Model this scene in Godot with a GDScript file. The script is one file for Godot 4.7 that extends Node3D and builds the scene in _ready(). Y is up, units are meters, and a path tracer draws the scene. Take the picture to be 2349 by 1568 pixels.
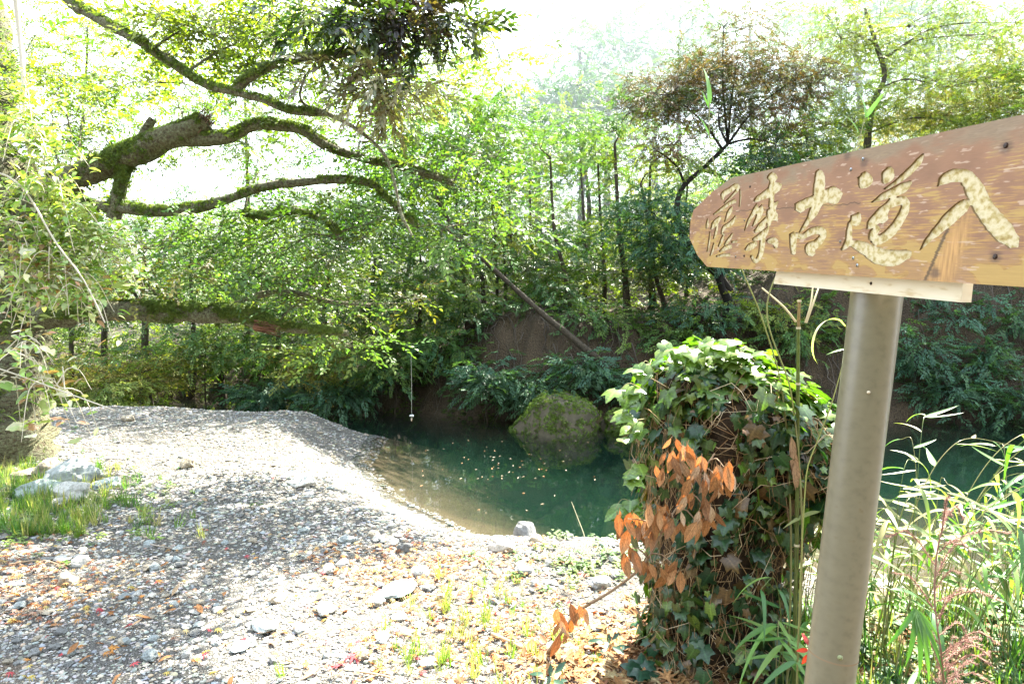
extends Node3D
# A river bank in autumn: carved trail sign, ivy-grown stump, gravel bar, still pool and a wooded far bank, seen against the light.

const F := 1566.0                     # focal length in units of a 2349 x 1568 picture, the measuring grid for P()
const WATER := -0.45
var cam_p := Vector3(0, 1.6, 0)
var cam_b := Basis(Vector3.RIGHT, deg_to_rad(-4.0))
var rng := RandomNumberGenerator.new()
var fn := FastNoiseLite.new()         # broad unevenness
var ff := FastNoiseLite.new()         # fine unevenness
var M := {}                           # materials
var S := {}                           # shared meshes
var names := {}

# ------------------------------------------------------------------ helpers
func P(u: float, v: float, d: float) -> Vector3:
	return cam_p + cam_b * Vector3((u - 1174.5) / F * d, -(v - 784.0) / F * d, -d)

func rr(a: float, b: float) -> float:
	return rng.randf_range(a, b)

func rdir() -> Vector3:
	return Vector3(rng.randfn(), rng.randfn(), rng.randfn()).normalized()

func numbered(called: String) -> String:
	var k: int = names.get(called, 0)
	names[called] = k + 1
	return called if k == 0 else "%s_%03d" % [called, k]

func tag(o: Node, label: String, category: String, group := "", kind := "") -> void:
	if label: o.set_meta("label", label)
	if category: o.set_meta("category", category)
	if group: o.set_meta("group", group)
	if kind: o.set_meta("kind", kind)

func thing(called: String, label: String, category: String, at: Vector3, group := "") -> Node3D:
	var o := Node3D.new()
	o.name = numbered(called)
	add_child(o)
	o.position = at
	tag(o, label, category, group)
	return o

func part(called: String, mesh: Mesh, parent: Node3D, xf := Transform3D(), stuff := false, m: Material = null) -> MeshInstance3D:
	var o := MeshInstance3D.new()
	o.name = called
	o.mesh = mesh
	o.transform = xf
	if m: o.material_override = m
	if stuff: o.set_meta("kind", "stuff")
	parent.add_child(o, true)
	return o

func solo(called: String, mesh: Mesh, label: String, category: String, xf: Transform3D, group := "", m: Material = null) -> MeshInstance3D:
	var o := MeshInstance3D.new()
	o.name = numbered(called)
	o.mesh = mesh
	o.transform = xf
	if m: o.material_override = m
	add_child(o)
	tag(o, label, category, group)
	return o

func structure(called: String, mesh: Mesh, m: Material = null) -> MeshInstance3D:
	var o := MeshInstance3D.new()
	o.name = called
	o.mesh = mesh
	if m: o.material_override = m
	add_child(o)
	o.set_meta("kind", "structure")
	return o

func many(called: String, mesh: Mesh, xfs: Array, cols: Array, parent: Node3D, stuff := true) -> MultiMeshInstance3D:
	var mm := MultiMesh.new()
	mm.transform_format = MultiMesh.TRANSFORM_3D
	mm.use_colors = true
	mm.mesh = mesh
	mm.instance_count = xfs.size()
	for i in xfs.size():
		mm.set_instance_transform(i, xfs[i])
		mm.set_instance_color(i, cols[i])
	var o := MultiMeshInstance3D.new()
	o.name = called
	o.multimesh = mm
	if stuff: o.set_meta("kind", "stuff")
	parent.add_child(o, true)
	return o

class MB:
	var v := PackedVector3Array()
	var n := PackedVector3Array()
	var c := PackedColorArray()
	var t := PackedVector2Array()
	var i := PackedInt32Array()
	func vert(p: Vector3, nn: Vector3, col := Color.WHITE, uv := Vector2.ZERO) -> int:
		v.append(p); n.append(nn); c.append(col); t.append(uv)
		return v.size() - 1
	func tri(a: int, b: int, d: int) -> void:
		i.append(a); i.append(b); i.append(d)
	func quad(a: int, b: int, d: int, e: int) -> void:
		tri(a, b, d); tri(a, d, e)
	func flat(ps: Array, col := Color.WHITE) -> void:    # one convex face with its own normal; points clockwise from outside
		var nn: Vector3 = (ps[2] - ps[0]).cross(ps[1] - ps[0]).normalized()
		var a := v.size()
		for p in ps: vert(p, nn, col, Vector2(p.x, p.y))
		for k in range(1, ps.size() - 1): tri(a, a + k, a + k + 1)
	func smooth() -> void:
		for k in n.size(): n[k] = Vector3.ZERO
		for k in range(0, i.size(), 3):
			var nn := (v[i[k + 2]] - v[i[k]]).cross(v[i[k + 1]] - v[i[k]])
			for j in 3: n[i[k + j]] += nn
		for k in n.size(): n[k] = n[k].normalized() if n[k].length_squared() > 0.0 else Vector3.UP
	func surface(mesh: ArrayMesh, m: Material) -> void:
		if v.is_empty(): return
		var a := []
		a.resize(Mesh.ARRAY_MAX)
		a[Mesh.ARRAY_VERTEX] = v; a[Mesh.ARRAY_NORMAL] = n; a[Mesh.ARRAY_COLOR] = c; a[Mesh.ARRAY_TEX_UV] = t; a[Mesh.ARRAY_INDEX] = i
		mesh.add_surface_from_arrays(Mesh.PRIMITIVE_TRIANGLES, a)
		mesh.surface_set_material(mesh.get_surface_count() - 1, m)
	func commit(m: Material) -> ArrayMesh:
		var mesh := ArrayMesh.new()
		surface(mesh, m)
		return mesh

func spline(pts: Array, step: float) -> PackedVector3Array:
	var cv := Curve3D.new()
	cv.bake_interval = step
	for k in pts.size():
		var a: Vector3 = pts[maxi(k - 1, 0)]
		var b: Vector3 = pts[mini(k + 1, pts.size() - 1)]
		var p: Vector3 = pts[k]
		var h := (b - a) * 0.5
		var l_in: float = p.distance_to(a) / maxf(1e-4, a.distance_to(b))
		var l_out: float = p.distance_to(b) / maxf(1e-4, a.distance_to(b))
		cv.add_point(p, -h * 0.66 * l_in, h * 0.66 * l_out)
	return cv.get_baked_points()

func tube(mb: MB, ps: PackedVector3Array, r0: float, r1: float, sides := 6, rough := 0.0, col := Color.WHITE, bulge := 0.0) -> void:
	var m := ps.size()
	if m < 2: return
	var dir := (ps[1] - ps[0]).normalized()
	var x := dir.cross(Vector3.UP if absf(dir.y) < 0.9 else Vector3.RIGHT).normalized()
	var base := mb.v.size()
	for k in m:
		var d := (ps[mini(k + 1, m - 1)] - ps[maxi(k - 1, 0)]).normalized()
		x = (x - d * x.dot(d)).normalized()
		var y := d.cross(x)
		var f := float(k) / (m - 1)
		var r := lerpf(r0, r1, pow(f, 0.85)) * (1.0 + bulge * pow(1.0 - f, 6.0))
		for s in sides:
			var a := TAU * s / sides
			var o := x * cos(a) + y * sin(a)
			var q := r
			if rough > 0.0:
				q *= 1.0 + rough * (ff.get_noise_3dv((ps[k] + o * r) * 60.0) + 0.7 * fn.get_noise_3dv((ps[k] + o * r) * 40.0))
			mb.vert(ps[k] + o * q, o, col, Vector2(float(s) / sides, f))
	for k in m - 1:
		for s in sides:
			var a := base + k * sides + s
			var b := base + k * sides + (s + 1) % sides
			mb.quad(a, a + sides, b + sides, b)
	for e in 2:
		var k: int = 0 if e == 0 else m - 1
		var tip := mb.vert(ps[k], (ps[0] - ps[1]).normalized() if e == 0 else (ps[m - 1] - ps[m - 2]).normalized(), col)
		for s in sides:
			var a := base + k * sides + s
			var b := base + k * sides + (s + 1) % sides
			if e == 0: mb.tri(tip, a, b)
			else: mb.tri(tip, b, a)

# a leaf along +z, face up +y, with a fold along the midrib and a curl towards the tip
func leaf(mb: MB, xf: Transform3D, length: float, width: float, segs := 3, fold := 0.25, curl := 0.25, widest := 0.4, col := Color.WHITE, wave := 0.0) -> void:
	var rows := []
	for k in segs + 1:
		var f := float(k) / segs
		var w := 0.0
		if f < widest: w = sin(f / widest * PI / 2)
		else: w = cos((f - widest) / (1.0 - widest) * PI / 2)
		w = maxf(pow(maxf(w, 0.0), 0.8), 0.04) * width * 0.5
		var y := -curl * f * f * length
		var z := length * (f - 0.18 * absf(curl) * f * f)
		var up := fold * w + wave * width * sin(f * 9.0)
		rows.append([Vector3(-w, y + up, z), Vector3(0, y, z), Vector3(w, y + fold * w - wave * width * sin(f * 9.0), z)])
	var nb := xf.basis.orthonormalized()
	var base := mb.v.size()
	for k in segs + 1:
		var slope := 2.0 * curl * float(k) / segs
		for j in 3:
			mb.vert(xf * rows[k][j], (nb * Vector3(-fold * (j - 1), 1, slope)).normalized(), col, Vector2(j * 0.5, float(k) / segs))
	for k in segs:
		for j in 2:
			var a := base + k * 3 + j
			mb.quad(a, a + 1, a + 4, a + 3)

# a lobed leaf (ivy, maple): outline given as [angle from the tip axis in degrees, radius], drawn as a fan round the stalk point, along +z
func lobed(mb: MB, xf: Transform3D, size: float, half: Array, cup := 0.15, col := Color.WHITE) -> void:
	var pts := []
	for h in half: pts.append(Vector2(h[0], h[1]))
	for k in range(half.size() - 2, -1, -1):
		if half[k][0] > 0.01: pts.append(Vector2(-half[k][0], half[k][1]))
	pts.append(pts[0])
	var nb := xf.basis.orthonormalized()
	var centre := mb.vert(xf * Vector3(0, 0, 0.16 * size), nb.y, col, Vector2(0.5, 0.3))
	var ring := []
	for p in pts:
		var a := deg_to_rad(p.x)
		var q: Vector3 = Vector3(sin(a), 0, cos(a)) * p.y * size
		q.y = -cup * q.length_squared() / size + 0.10 * absf(q.x) - 0.05 * size * sin(a * 5.0) * p.y
		q.z += 0.16 * size
		ring.append(mb.vert(xf * q, (nb * Vector3(q.x / size * 0.5, 1, q.z / size * 0.5)).normalized(), col, Vector2(0.5 + q.x / size * 0.5, q.z / size)))
	for k in ring.size() - 1:
		mb.tri(centre, ring[k + 1], ring[k])

const IVY := [[0, 0.98], [13, 0.76], [32, 0.56], [54, 0.82], [74, 0.58], [96, 0.5], [120, 0.62], [150, 0.42], [178, 0.14]]
const BROAD := [[0, 0.95], [18, 0.72], [45, 0.6], [70, 0.62], [100, 0.52], [130, 0.5], [160, 0.36], [178, 0.14]]
const MAPLE := [[0, 1.0], [9, 0.55], [20, 0.3], [34, 0.92], [46, 0.5], [58, 0.26], [74, 0.8], [88, 0.4], [98, 0.22], [116, 0.58], [134, 0.24], [150, 0.16], [178, 0.1]]

func face(normal: Vector3, along: Vector3, at: Vector3, s := 1.0) -> Transform3D:
	var y := normal.normalized()
	var z := (along - y * along.dot(y))
	z = z.normalized() if z.length_squared() > 1e-6 else y.cross(Vector3.RIGHT).normalized()
	return Transform3D(Basis(y.cross(z), y, z).scaled(Vector3(s, s, s)), at)

func stone_mesh(sub: int, seed_: int, squash: float, m: Material, rough := 0.35) -> ArrayMesh:
	var g := (1.0 + sqrt(5.0)) / 2.0
	var vs := [Vector3(-1, g, 0), Vector3(1, g, 0), Vector3(-1, -g, 0), Vector3(1, -g, 0), Vector3(0, -1, g), Vector3(0, 1, g), Vector3(0, -1, -g), Vector3(0, 1, -g), Vector3(g, 0, -1), Vector3(g, 0, 1), Vector3(-g, 0, -1), Vector3(-g, 0, 1)]
	for k in 12: vs[k] = vs[k].normalized()
	var fs := [[0, 11, 5], [0, 5, 1], [0, 1, 7], [0, 7, 10], [0, 10, 11], [1, 5, 9], [5, 11, 4], [11, 10, 2], [10, 7, 6], [7, 1, 8], [3, 9, 4], [3, 4, 2], [3, 2, 6], [3, 6, 8], [3, 8, 9], [4, 9, 5], [2, 4, 11], [6, 2, 10], [8, 6, 7], [9, 8, 1]]
	for s in sub:
		var mids := {}
		var next := []
		for f in fs:
			var m3 := []
			for j in 3:
				var a: int = f[j]
				var b: int = f[(j + 1) % 3]
				var key := Vector2i(mini(a, b), maxi(a, b))
				if not mids.has(key):
					vs.append(((vs[a] + vs[b]) * 0.5).normalized())
					mids[key] = vs.size() - 1
				m3.append(mids[key])
			next.append_array([[f[0], m3[0], m3[2]], [f[1], m3[1], m3[0]], [f[2], m3[2], m3[1]], m3])
		fs = next
	var r := RandomNumberGenerator.new()
	r.seed = seed_
	var cuts := []
	for k in 9:
		cuts.append([Vector3(r.randfn(), r.randfn(), r.randfn()).normalized(), r.randf_range(0.62, 0.95)])
	var mb := MB.new()
	var off := Vector3(seed_ * 17.3, seed_ * 5.1, 0)
	for p in vs:
		var q: Vector3 = p * (1.0 + rough * fn.get_noise_3dv(p * 55.0 + off) + rough * 0.3 * ff.get_noise_3dv(p * 90.0 + off))
		for cu in cuts:                       # planed faces of a broken, water-worn stone
			var d: float = q.dot(cu[0])
			if d > cu[1]: q -= cu[0] * (d - cu[1]) * 0.85
		q.y *= squash
		mb.vert(q, Vector3.UP, Color.WHITE, Vector2(p.x, p.z))
	for f in fs: mb.tri(f[0], f[2], f[1])
	mb.smooth()
	return mb.commit(m)

func noise_tex(freq: float, stops: Array, seed_ := 1, octaves := 4, size := 512, kind := FastNoiseLite.TYPE_SIMPLEX_SMOOTH) -> NoiseTexture2D:
	var t := NoiseTexture2D.new()
	var n := FastNoiseLite.new()
	n.seed = seed_
	n.noise_type = kind
	n.frequency = freq
	n.fractal_octaves = octaves
	t.noise = n
	t.width = size; t.height = size
	t.seamless = true
	var g := Gradient.new()
	g.offsets = PackedFloat32Array(stops.map(func(s): return s[0]))
	g.colors = PackedColorArray(stops.map(func(s): return s[1]))
	t.color_ramp = g
	return t

func L(r: float, g: float, b: float) -> Color:      # a linear base colour, as a material stores it
	return Color(r, g, b).linear_to_srgb()

func mat(col: Color, rough := 0.8, spec := 0.4) -> StandardMaterial3D:
	var m := StandardMaterial3D.new()
	m.albedo_color = col
	m.roughness = rough
	m.metallic_specular = spec
	m.cull_mode = BaseMaterial3D.CULL_DISABLED
	return m

func tinted(rough := 0.8, back := Color.BLACK, spec := 0.4) -> StandardMaterial3D:    # colour comes from the vertices and the copies
	var m := mat(Color.WHITE, rough, spec)
	m.vertex_color_use_as_albedo = true
	if back != Color.BLACK:
		m.backlight_enabled = true
		m.backlight = back
	return m

func triplanar(m: StandardMaterial3D, t: Texture2D, scale: Vector3, world := false, bump := 0.0, bt: Texture2D = null) -> StandardMaterial3D:
	m.uv1_triplanar = true
	m.uv1_world_triplanar = world
	m.uv1_scale = scale
	m.albedo_texture = t
	if bump > 0.0:
		m.heightmap_enabled = true
		m.heightmap_texture = bt if bt else t
		m.heightmap_scale = bump
	return m

# ------------------------------------------------------------------ terrain
const NEAR := [[-40, 12.6], [-16, 12.5], [-9, 11.2], [-4, 10.7], [-2.5, 10.3], [-1.95, 9.9], [-1.85, 8.3], [-1.2, 6.8], [-0.45, 5.9], [-0.15, 5.55], [0.75, 5.45], [1.6, 5.1], [2.6, 4.7], [4.0, 4.2], [7, 3.4], [16, 2.4], [40, 2]]
const FAR := [[-40, 16], [-16, 14.5], [-9, 13.6], [-4, 12.7], [-1.95, 11.7], [-0.5, 10.9], [1.0, 10.6], [3.5, 10.9], [7, 10.9], [16, 12], [40, 13]]
const TOP := [[-40, 0.6], [-10, 0.15], [-5.5, 0.2], [-2.7, 0.35], [-1.3, 0.5], [-0.6, 1.0], [0.2, 1.4], [0.9, 1.25], [1.8, 1.0], [3.1, 1.2], [5.3, 1.9], [8.6, 2.5], [20, 3.0], [40, 3.0]]

func along(a: Array, x: float) -> float:
	for k in a.size() - 1:
		if x <= a[k + 1][0]:
			return lerpf(a[k][1], a[k + 1][1], clampf((x - a[k][0]) / (a[k + 1][0] - a[k][0]), 0, 1))
	return a[a.size() - 1][1]

func dist_to(a: Array, p: Vector2) -> float:
	var best := 1e9
	for k in a.size() - 1:
		var s := Vector2(a[k][0], a[k][1])
		var e := Vector2(a[k + 1][0], a[k + 1][1])
		var h := e - s
		var q := s + h * clampf((p - s).dot(h) / h.length_squared(), 0, 1)
		best = minf(best, p.distance_squared_to(q))
	return sqrt(best)

func ground(x: float, z: float) -> float:
	var d := -z
	var nf := along(FAR, x)
	var rough := 0.05 * fn.get_noise_2d(x * 25, z * 25) + 0.015 * fn.get_noise_2d(x * 90, z * 90)
	if d >= nf:                                                   # far bank: a steep cut, then the wood's floor climbing away
		var t := d - nf
		var top := along(TOP, x) + 0.12 * fn.get_noise_2d(x * 22 + 90, 7)
		var h := lerpf(WATER - 0.12, top, smoothstep(-0.05, 1.25, t + 0.25 * fn.get_noise_2d(x * 45, z * 45)))
		return h + maxf(0, t - 1.2) * 0.11 + (rough * 2.6 + 0.13 * fn.get_noise_2d(x * 130, z * 110 + 40) + 0.05 * ff.get_noise_2d(x * 120, z * 120)) * smoothstep(0, 0.4, t) * smoothstep(4.0, 1.5, t)
	var dn := dist_to(NEAR, Vector2(x, d))
	if d <= along(NEAR, x):
		return WATER - 0.03 + (-WATER + 0.03) * smoothstep(-0.15, 1.15, dn) + rough * smoothstep(0, 0.5, dn) - 0.03
	return WATER - 0.03 - minf(minf(dn * lerpf(0.34, 0.13, smoothstep(1.0, 2.5, x)), 1.1), 0.1 + 1.4 * (nf - d)) + rough * 0.6

func at_ground(x: float, d: float, lift := 0.0) -> Vector3:
	return Vector3(x, ground(x, -d) + lift, -d)

func ground_under(u: float, v: float) -> Vector3:               # where the line of sight through a grid point meets the near land
	var dir := P(u, v, 1.0) - cam_p
	var t := minf(cam_p.y / maxf(-dir.y, 0.02), 40.0)
	for k in 8:
		var p := cam_p + dir * t
		t += clampf((p.y - ground(p.x, p.z)) / maxf(-dir.y, 0.02), -2.0, 2.0) * 0.8
	var q := cam_p + dir * t
	return Vector3(q.x, ground(q.x, q.z), q.z)

func terrain(xs: PackedFloat32Array, ds: PackedFloat32Array, paint: Callable, m: Material) -> ArrayMesh:
	var mb := MB.new()
	for d in ds:
		for x in xs:
			var p := Vector3(x, ground(x, -d), -d)
			mb.vert(p, Vector3.UP, paint.call(p), Vector2(x, d))
	var w := xs.size()
	for j in ds.size() - 1:
		for k in w - 1:
			var a := j * w + k
			mb.quad(a, a + w, a + w + 1, a + 1)
	mb.smooth()
	return mb.commit(m)

func steps(parts: Array) -> PackedFloat32Array:                  # [from, to, step] runs joined
	var out := PackedFloat32Array()
	for p in parts:
		var k: float = p[0]
		while k < p[1] - 1e-4:
			out.append(k)
			k += p[2]
	out.append(parts[parts.size() - 1][1])
	return out

# ------------------------------------------------------------------ materials and shared meshes
func make_materials() -> void:
	M.leaf = tinted(0.5, Color(0.95, 1.0, 0.5), 0.35)
	M.gloss = tinted(0.28, Color(0.8, 0.95, 0.45), 0.5)
	M.dry = tinted(0.7, Color(0.75, 0.55, 0.35), 0.3)
	M.dry.albedo_texture = leaf_texture(0.16, 7)
	M.gloss.albedo_texture = leaf_texture(0.12, 8)
	M.blade = tinted(0.4, Color(0.85, 1.0, 0.45), 0.45)
	M.twig = tinted(0.85)
	M.stone = tinted(0.75, Color.BLACK, 0.35)
	triplanar(M.stone, noise_tex(0.02, [[0.0, Color(0.62, 0.62, 0.6)], [0.45, Color(0.86, 0.86, 0.85)], [0.6, Color(0.97, 0.96, 0.94)], [1.0, Color(0.75, 0.73, 0.7)]], 5, 5, 256), Vector3(0.7, 0.7, 0.7), false, 1.2)
	M.pebble = tinted(0.8, Color.BLACK, 0.3)
	var bark_n := noise_tex(0.02, [[0.0, Color(0.25, 0.22, 0.19)], [0.4, Color(0.5, 0.47, 0.41)], [0.55, Color(0.62, 0.6, 0.53)], [0.62, Color(0.4, 0.36, 0.3)], [1.0, Color(0.72, 0.72, 0.66)]], 11, 5)
	M.bark = triplanar(tinted(0.9), bark_n, Vector3(1.6, 1.6, 1.6), true, 3.0)
	M.limb = triplanar(tinted(0.9), noise_tex(0.022, [[0.0, Color(0.2, 0.17, 0.14)], [0.3, Color(0.36, 0.32, 0.26)], [0.42, Color(0.56, 0.53, 0.44)], [0.5, Color(0.42, 0.42, 0.3)], [0.58, Color(0.72, 0.74, 0.64)], [0.7, Color(0.5, 0.52, 0.38)], [1.0, Color(0.3, 0.27, 0.22)]], 13, 6, 1024), Vector3(1.1, 1.1, 1.1), true, 6.0)
	M.darkbark = triplanar(tinted(0.9), bark_n, Vector3(2.5, 1.2, 2.5), true, 2.0)
	M.gravel = triplanar(tinted(0.9), noise_tex(0.06, [[0.0, Color(0.35, 0.34, 0.33)], [0.5, Color(0.72, 0.71, 0.69)], [1.0, Color(0.95, 0.94, 0.92)]], 21, 5, 1024), Vector3(1.3, 1.3, 1.3), true, 3.0)
	M.soil = triplanar(tinted(0.95), noise_tex(0.03, [[0.0, Color(0.4, 0.38, 0.36)], [0.5, Color(0.75, 0.72, 0.68)], [1.0, Color(1, 1, 0.95)]], 33, 6, 1024), Vector3(0.9, 0.9, 0.9), true, 6.0)
	M.water = mat(L(0.006, 0.015, 0.01), 0.03, 0.5)
	M.water.transparency = BaseMaterial3D.TRANSPARENCY_ALPHA
	M.water.albedo_color.a = 0.12
	M.water.normal_enabled = true
	M.water.normal_scale = 0.10
	var wn := noise_tex(0.012, [[0.0, Color.BLACK], [1.0, Color.WHITE]], 44, 3, 512)
	wn.as_normal_map = true
	wn.bump_strength = 3.0
	M.water.normal_texture = wn
	M.water.uv1_triplanar = true
	M.water.uv1_world_triplanar = true
	M.water.uv1_scale = Vector3(0.5, 0.5, 0.22)

func leaf_texture(spots: float, seed_: int) -> ImageTexture:      # pale midrib and side veins over mottled blade; blotches where it dries
	var im := Image.create(128, 256, false, Image.FORMAT_RGB8)
	var n := FastNoiseLite.new()
	n.seed = seed_
	n.frequency = 0.02
	n.fractal_octaves = 4
	for y in 256:
		for x in 128:
			var s := absf(x / 127.0 - 0.5) * 2.0
			var rib := smoothstep(0.10, 0.03, s)
			var vein := smoothstep(0.80, 0.97, sin((y / 256.0 - s * 0.16) * 62.0)) * 0.55
			var b := n.get_noise_2d(x * 2.0, y) 
			var k := 0.80 + 0.16 * b + 0.2 * maxf(rib, vein * (1.0 - s * 0.5))
			k *= 1.0 - spots * smoothstep(0.12, 0.4, n.get_noise_2d(x * 2.0 + 500, y))
			im.set_pixel(x, y, Color(clampf(k * 1.02, 0, 1), clampf(k, 0, 1), clampf(k * 0.97, 0, 1)))
	return ImageTexture.create_from_image(im)

# a leafy twig along +z; leaves hang a little off both sides
func sprig(count: int, length: float, leaf_len: float, leaf_wid: float, segs: int, seed_: int, lm: Material, spread := 1.0, droop := 0.25) -> ArrayMesh:
	var r := RandomNumberGenerator.new()
	r.seed = seed_
	var a := MB.new()
	var b := MB.new()
	var ps := PackedVector3Array()
	for k in 4:
		var f := k / 3.0
		ps.append(Vector3(0.03 * sin(f * 4.0 + seed_) * length * 3.0, -droop * f * f * length, f * length))
	tube(b, ps, length * 0.014, length * 0.004, 3, 0.0, Color(0.09, 0.06, 0.035))
	for k in count:
		var f := (k + 0.6) / count
		var p := ps[0].lerp(ps[3], f)
		p.y = -droop * f * f * length
		var side := -1.0 if k % 2 == 0 else 1.0
		var yaw := side * r.randf_range(0.5, 1.3) * spread * (1.0 - 0.6 * f)
		var dir := Vector3(sin(yaw), r.randf_range(-0.35, 0.2), cos(yaw))
		var nn := Vector3(r.randf_range(-0.5, 0.5), 1, r.randf_range(-0.5, 0.5))
		var s := r.randf_range(0.75, 1.2)
		var t := r.randf_range(0.8, 1.2)
		leaf(a, face(nn, dir, p + dir * leaf_len * 0.1), leaf_len * s, leaf_wid * s, segs, 0.3, r.randf_range(0.05, 0.4), 0.42, Color(t, t, t * r.randf_range(0.85, 1.1)))
	var mesh := ArrayMesh.new()
	a.surface(mesh, lm)
	b.surface(mesh, M.twig)
	return mesh

func lobed_sprig(count: int, length: float, size: float, outline: Array, seed_: int, lm: Material) -> ArrayMesh:
	var r := RandomNumberGenerator.new()
	r.seed = seed_
	var a := MB.new()
	var b := MB.new()
	tube(b, PackedVector3Array([Vector3.ZERO, Vector3(0, 0.02, length * 0.5), Vector3(0, -0.02, length)]), length * 0.014, length * 0.004, 3, 0.0, Color(0.12, 0.08, 0.045))
	for k in count:
		var f := (k + 0.6) / count
		var yaw := (-1.0 if k % 2 == 0 else 1.0) * r.randf_range(0.4, 1.5)
		var dir := Vector3(sin(yaw), r.randf_range(-0.5, 0.1), cos(yaw))
		var nn := Vector3(r.randf_range(-0.6, 0.6), 1, r.randf_range(-0.6, 0.6))
		var t := r.randf_range(0.8, 1.2)
		lobed(a, face(nn, dir, Vector3(0, -0.02 * f, f * length) + dir * size * 0.4), size * r.randf_range(0.7, 1.2), outline, 0.2, Color(t, t, t))
	var mesh := ArrayMesh.new()
	a.surface(mesh, lm)
	b.surface(mesh, M.twig)
	return mesh

func make_meshes() -> void:
	S.sprig = [sprig(15, 0.26, 0.062, 0.026, 2, 1, M.leaf), sprig(13, 0.24, 0.068, 0.03, 2, 2, M.leaf), sprig(17, 0.28, 0.058, 0.024, 2, 3, M.gloss)]
	S.fine = [sprig(20, 0.26, 0.045, 0.016, 2, 4, M.leaf, 1.2), sprig(22, 0.28, 0.04, 0.017, 2, 5, M.leaf, 1.2)]
	S.near = [sprig(9, 0.22, 0.055, 0.025, 3, 6, M.leaf, 1.1), sprig(8, 0.2, 0.06, 0.024, 3, 7, M.gloss, 1.1), sprig(10, 0.24, 0.05, 0.02, 3, 8, M.leaf, 1.1)]
	S.maple = [lobed_sprig(9, 0.24, 0.05, MAPLE, 9, M.leaf), lobed_sprig(8, 0.22, 0.055, MAPLE, 10, M.leaf)]
	S.big = [sprig(10, 0.9, 0.34, 0.2, 2, 12, M.leaf, 1.2), sprig(12, 1.0, 0.3, 0.18, 2, 13, M.leaf, 1.2)]
	S.hang = [sprig(10, 0.24, 0.075, 0.028, 3, 14, M.gloss, 0.7, 0.5), sprig(9, 0.26, 0.085, 0.03, 3, 15, M.gloss, 0.7, 0.5)]
	S.pebble = []
	for k in 6: S.pebble.append(stone_mesh(1, 100 + k, [0.45, 0.6, 0.35, 0.7, 0.5, 0.4][k], M.pebble, 0.5))
	S.stone = []
	for k in 10: S.stone.append(stone_mesh(3, 200 + k, [0.5, 0.62, 0.38, 0.75, 0.55, 0.45, 0.6, 0.3, 0.8, 0.52][k], M.stone, 0.45))
	# moss: a small cushion of upright spikes
	var mb := MB.new()
	var r := RandomNumberGenerator.new()
	r.seed = 77
	for k in 26:
		var a := r.randf() * TAU
		var q := sqrt(r.randf()) * 0.03
		var dir := Vector3(cos(a) * r.randf_range(0.2, 1.0), 1.0, sin(a) * r.randf_range(0.2, 1.0)).normalized()
		var t := r.randf_range(0.7, 1.3)
		leaf(mb, face(Vector3(cos(a), 0.3, sin(a)), dir, Vector3(cos(a) * q, -0.004, sin(a) * q)), r.randf_range(0.012, 0.024), 0.006, 2, 0.2, 0.2, 0.3, Color(t, t, t))
	S.moss = mb.commit(M.leaf)
	# a tuft of grass
	S.tuft = []
	for j in 3:
		mb = MB.new()
		for k in 22:
			var a := r.randf() * TAU
			var lean := r.randf_range(0.2, 1.7)
			var dir := Vector3(cos(a) * lean, 1, sin(a) * lean).normalized()
			var t := r.randf_range(0.7, 1.3)
			leaf(mb, face(Vector3(-cos(a), lean, -sin(a)) * -1.0, dir, Vector3(r.randf_range(-0.03, 0.03), -0.005, r.randf_range(-0.03, 0.03))), r.randf_range(0.1, 0.24), r.randf_range(0.004, 0.009), 4, 0.3, r.randf_range(0.1, 0.6), 0.25, Color(t, t, t))
		S.tuft.append(mb.commit(M.blade))
	# low broad-leaved weeds
	S.weed = []
	for j in 2:
		mb = MB.new()
		for k in 14:
			var a := r.randf() * TAU
			var lift := r.randf_range(0.1, 0.9)
			var dir := Vector3(cos(a), lift, sin(a)).normalized()
			var t := r.randf_range(0.75, 1.25)
			leaf(mb, face(Vector3(-cos(a) * 0.4, 1, -sin(a) * 0.4), dir, Vector3(cos(a), 0, sin(a)) * r.randf_range(0, 0.04) + Vector3(0, r.randf_range(0.005, 0.05), 0)), r.randf_range(0.03, 0.06), r.randf_range(0.018, 0.03), 3, 0.2, 0.4, 0.45, Color(t, t, t))
		S.weed.append(mb.commit(M.leaf))
	# fallen and living leaves, one mesh each
	S.maple_leaf = []
	for k in 3:
		mb = MB.new()
		lobed(mb, Transform3D(), 1.0, MAPLE, 0.25 + 0.2 * k)
		tube(mb, PackedVector3Array([Vector3(0, 0.0, 0.16), Vector3(0, 0.03, -0.1), Vector3(0.06, 0.05, -0.4)]), 0.016, 0.01, 3)
		S.maple_leaf.append(mb.commit(M.dry))
	S.oval_leaf = []
	for k in 4:
		mb = MB.new()
		leaf(mb, Transform3D(), 1.0, [0.4, 0.36, 0.42, 0.32][k], 8, [0.25, 0.12, 0.4, 0.3][k], [0.15, 0.4, -0.25, 0.3][k], [0.42, 0.38, 0.46, 0.4][k], Color.WHITE, [0.02, 0.04, 0.03, 0.05][k])
		tube(mb, PackedVector3Array([Vector3(0, 0.0, 0.02), Vector3(0, 0.02, -0.08), Vector3(0.02, 0.03, -0.16)]), 0.014, 0.01, 3)
		S.oval_leaf.append(mb.commit(M.dry))
	mb = MB.new()
	leaf(mb, Transform3D(), 1.0, 0.42, 5, 0.3, 0.3, 0.42, Color.WHITE, 0.03)
	S.oval_green = mb.commit(M.leaf)
	S.ivy_leaf = []
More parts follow.
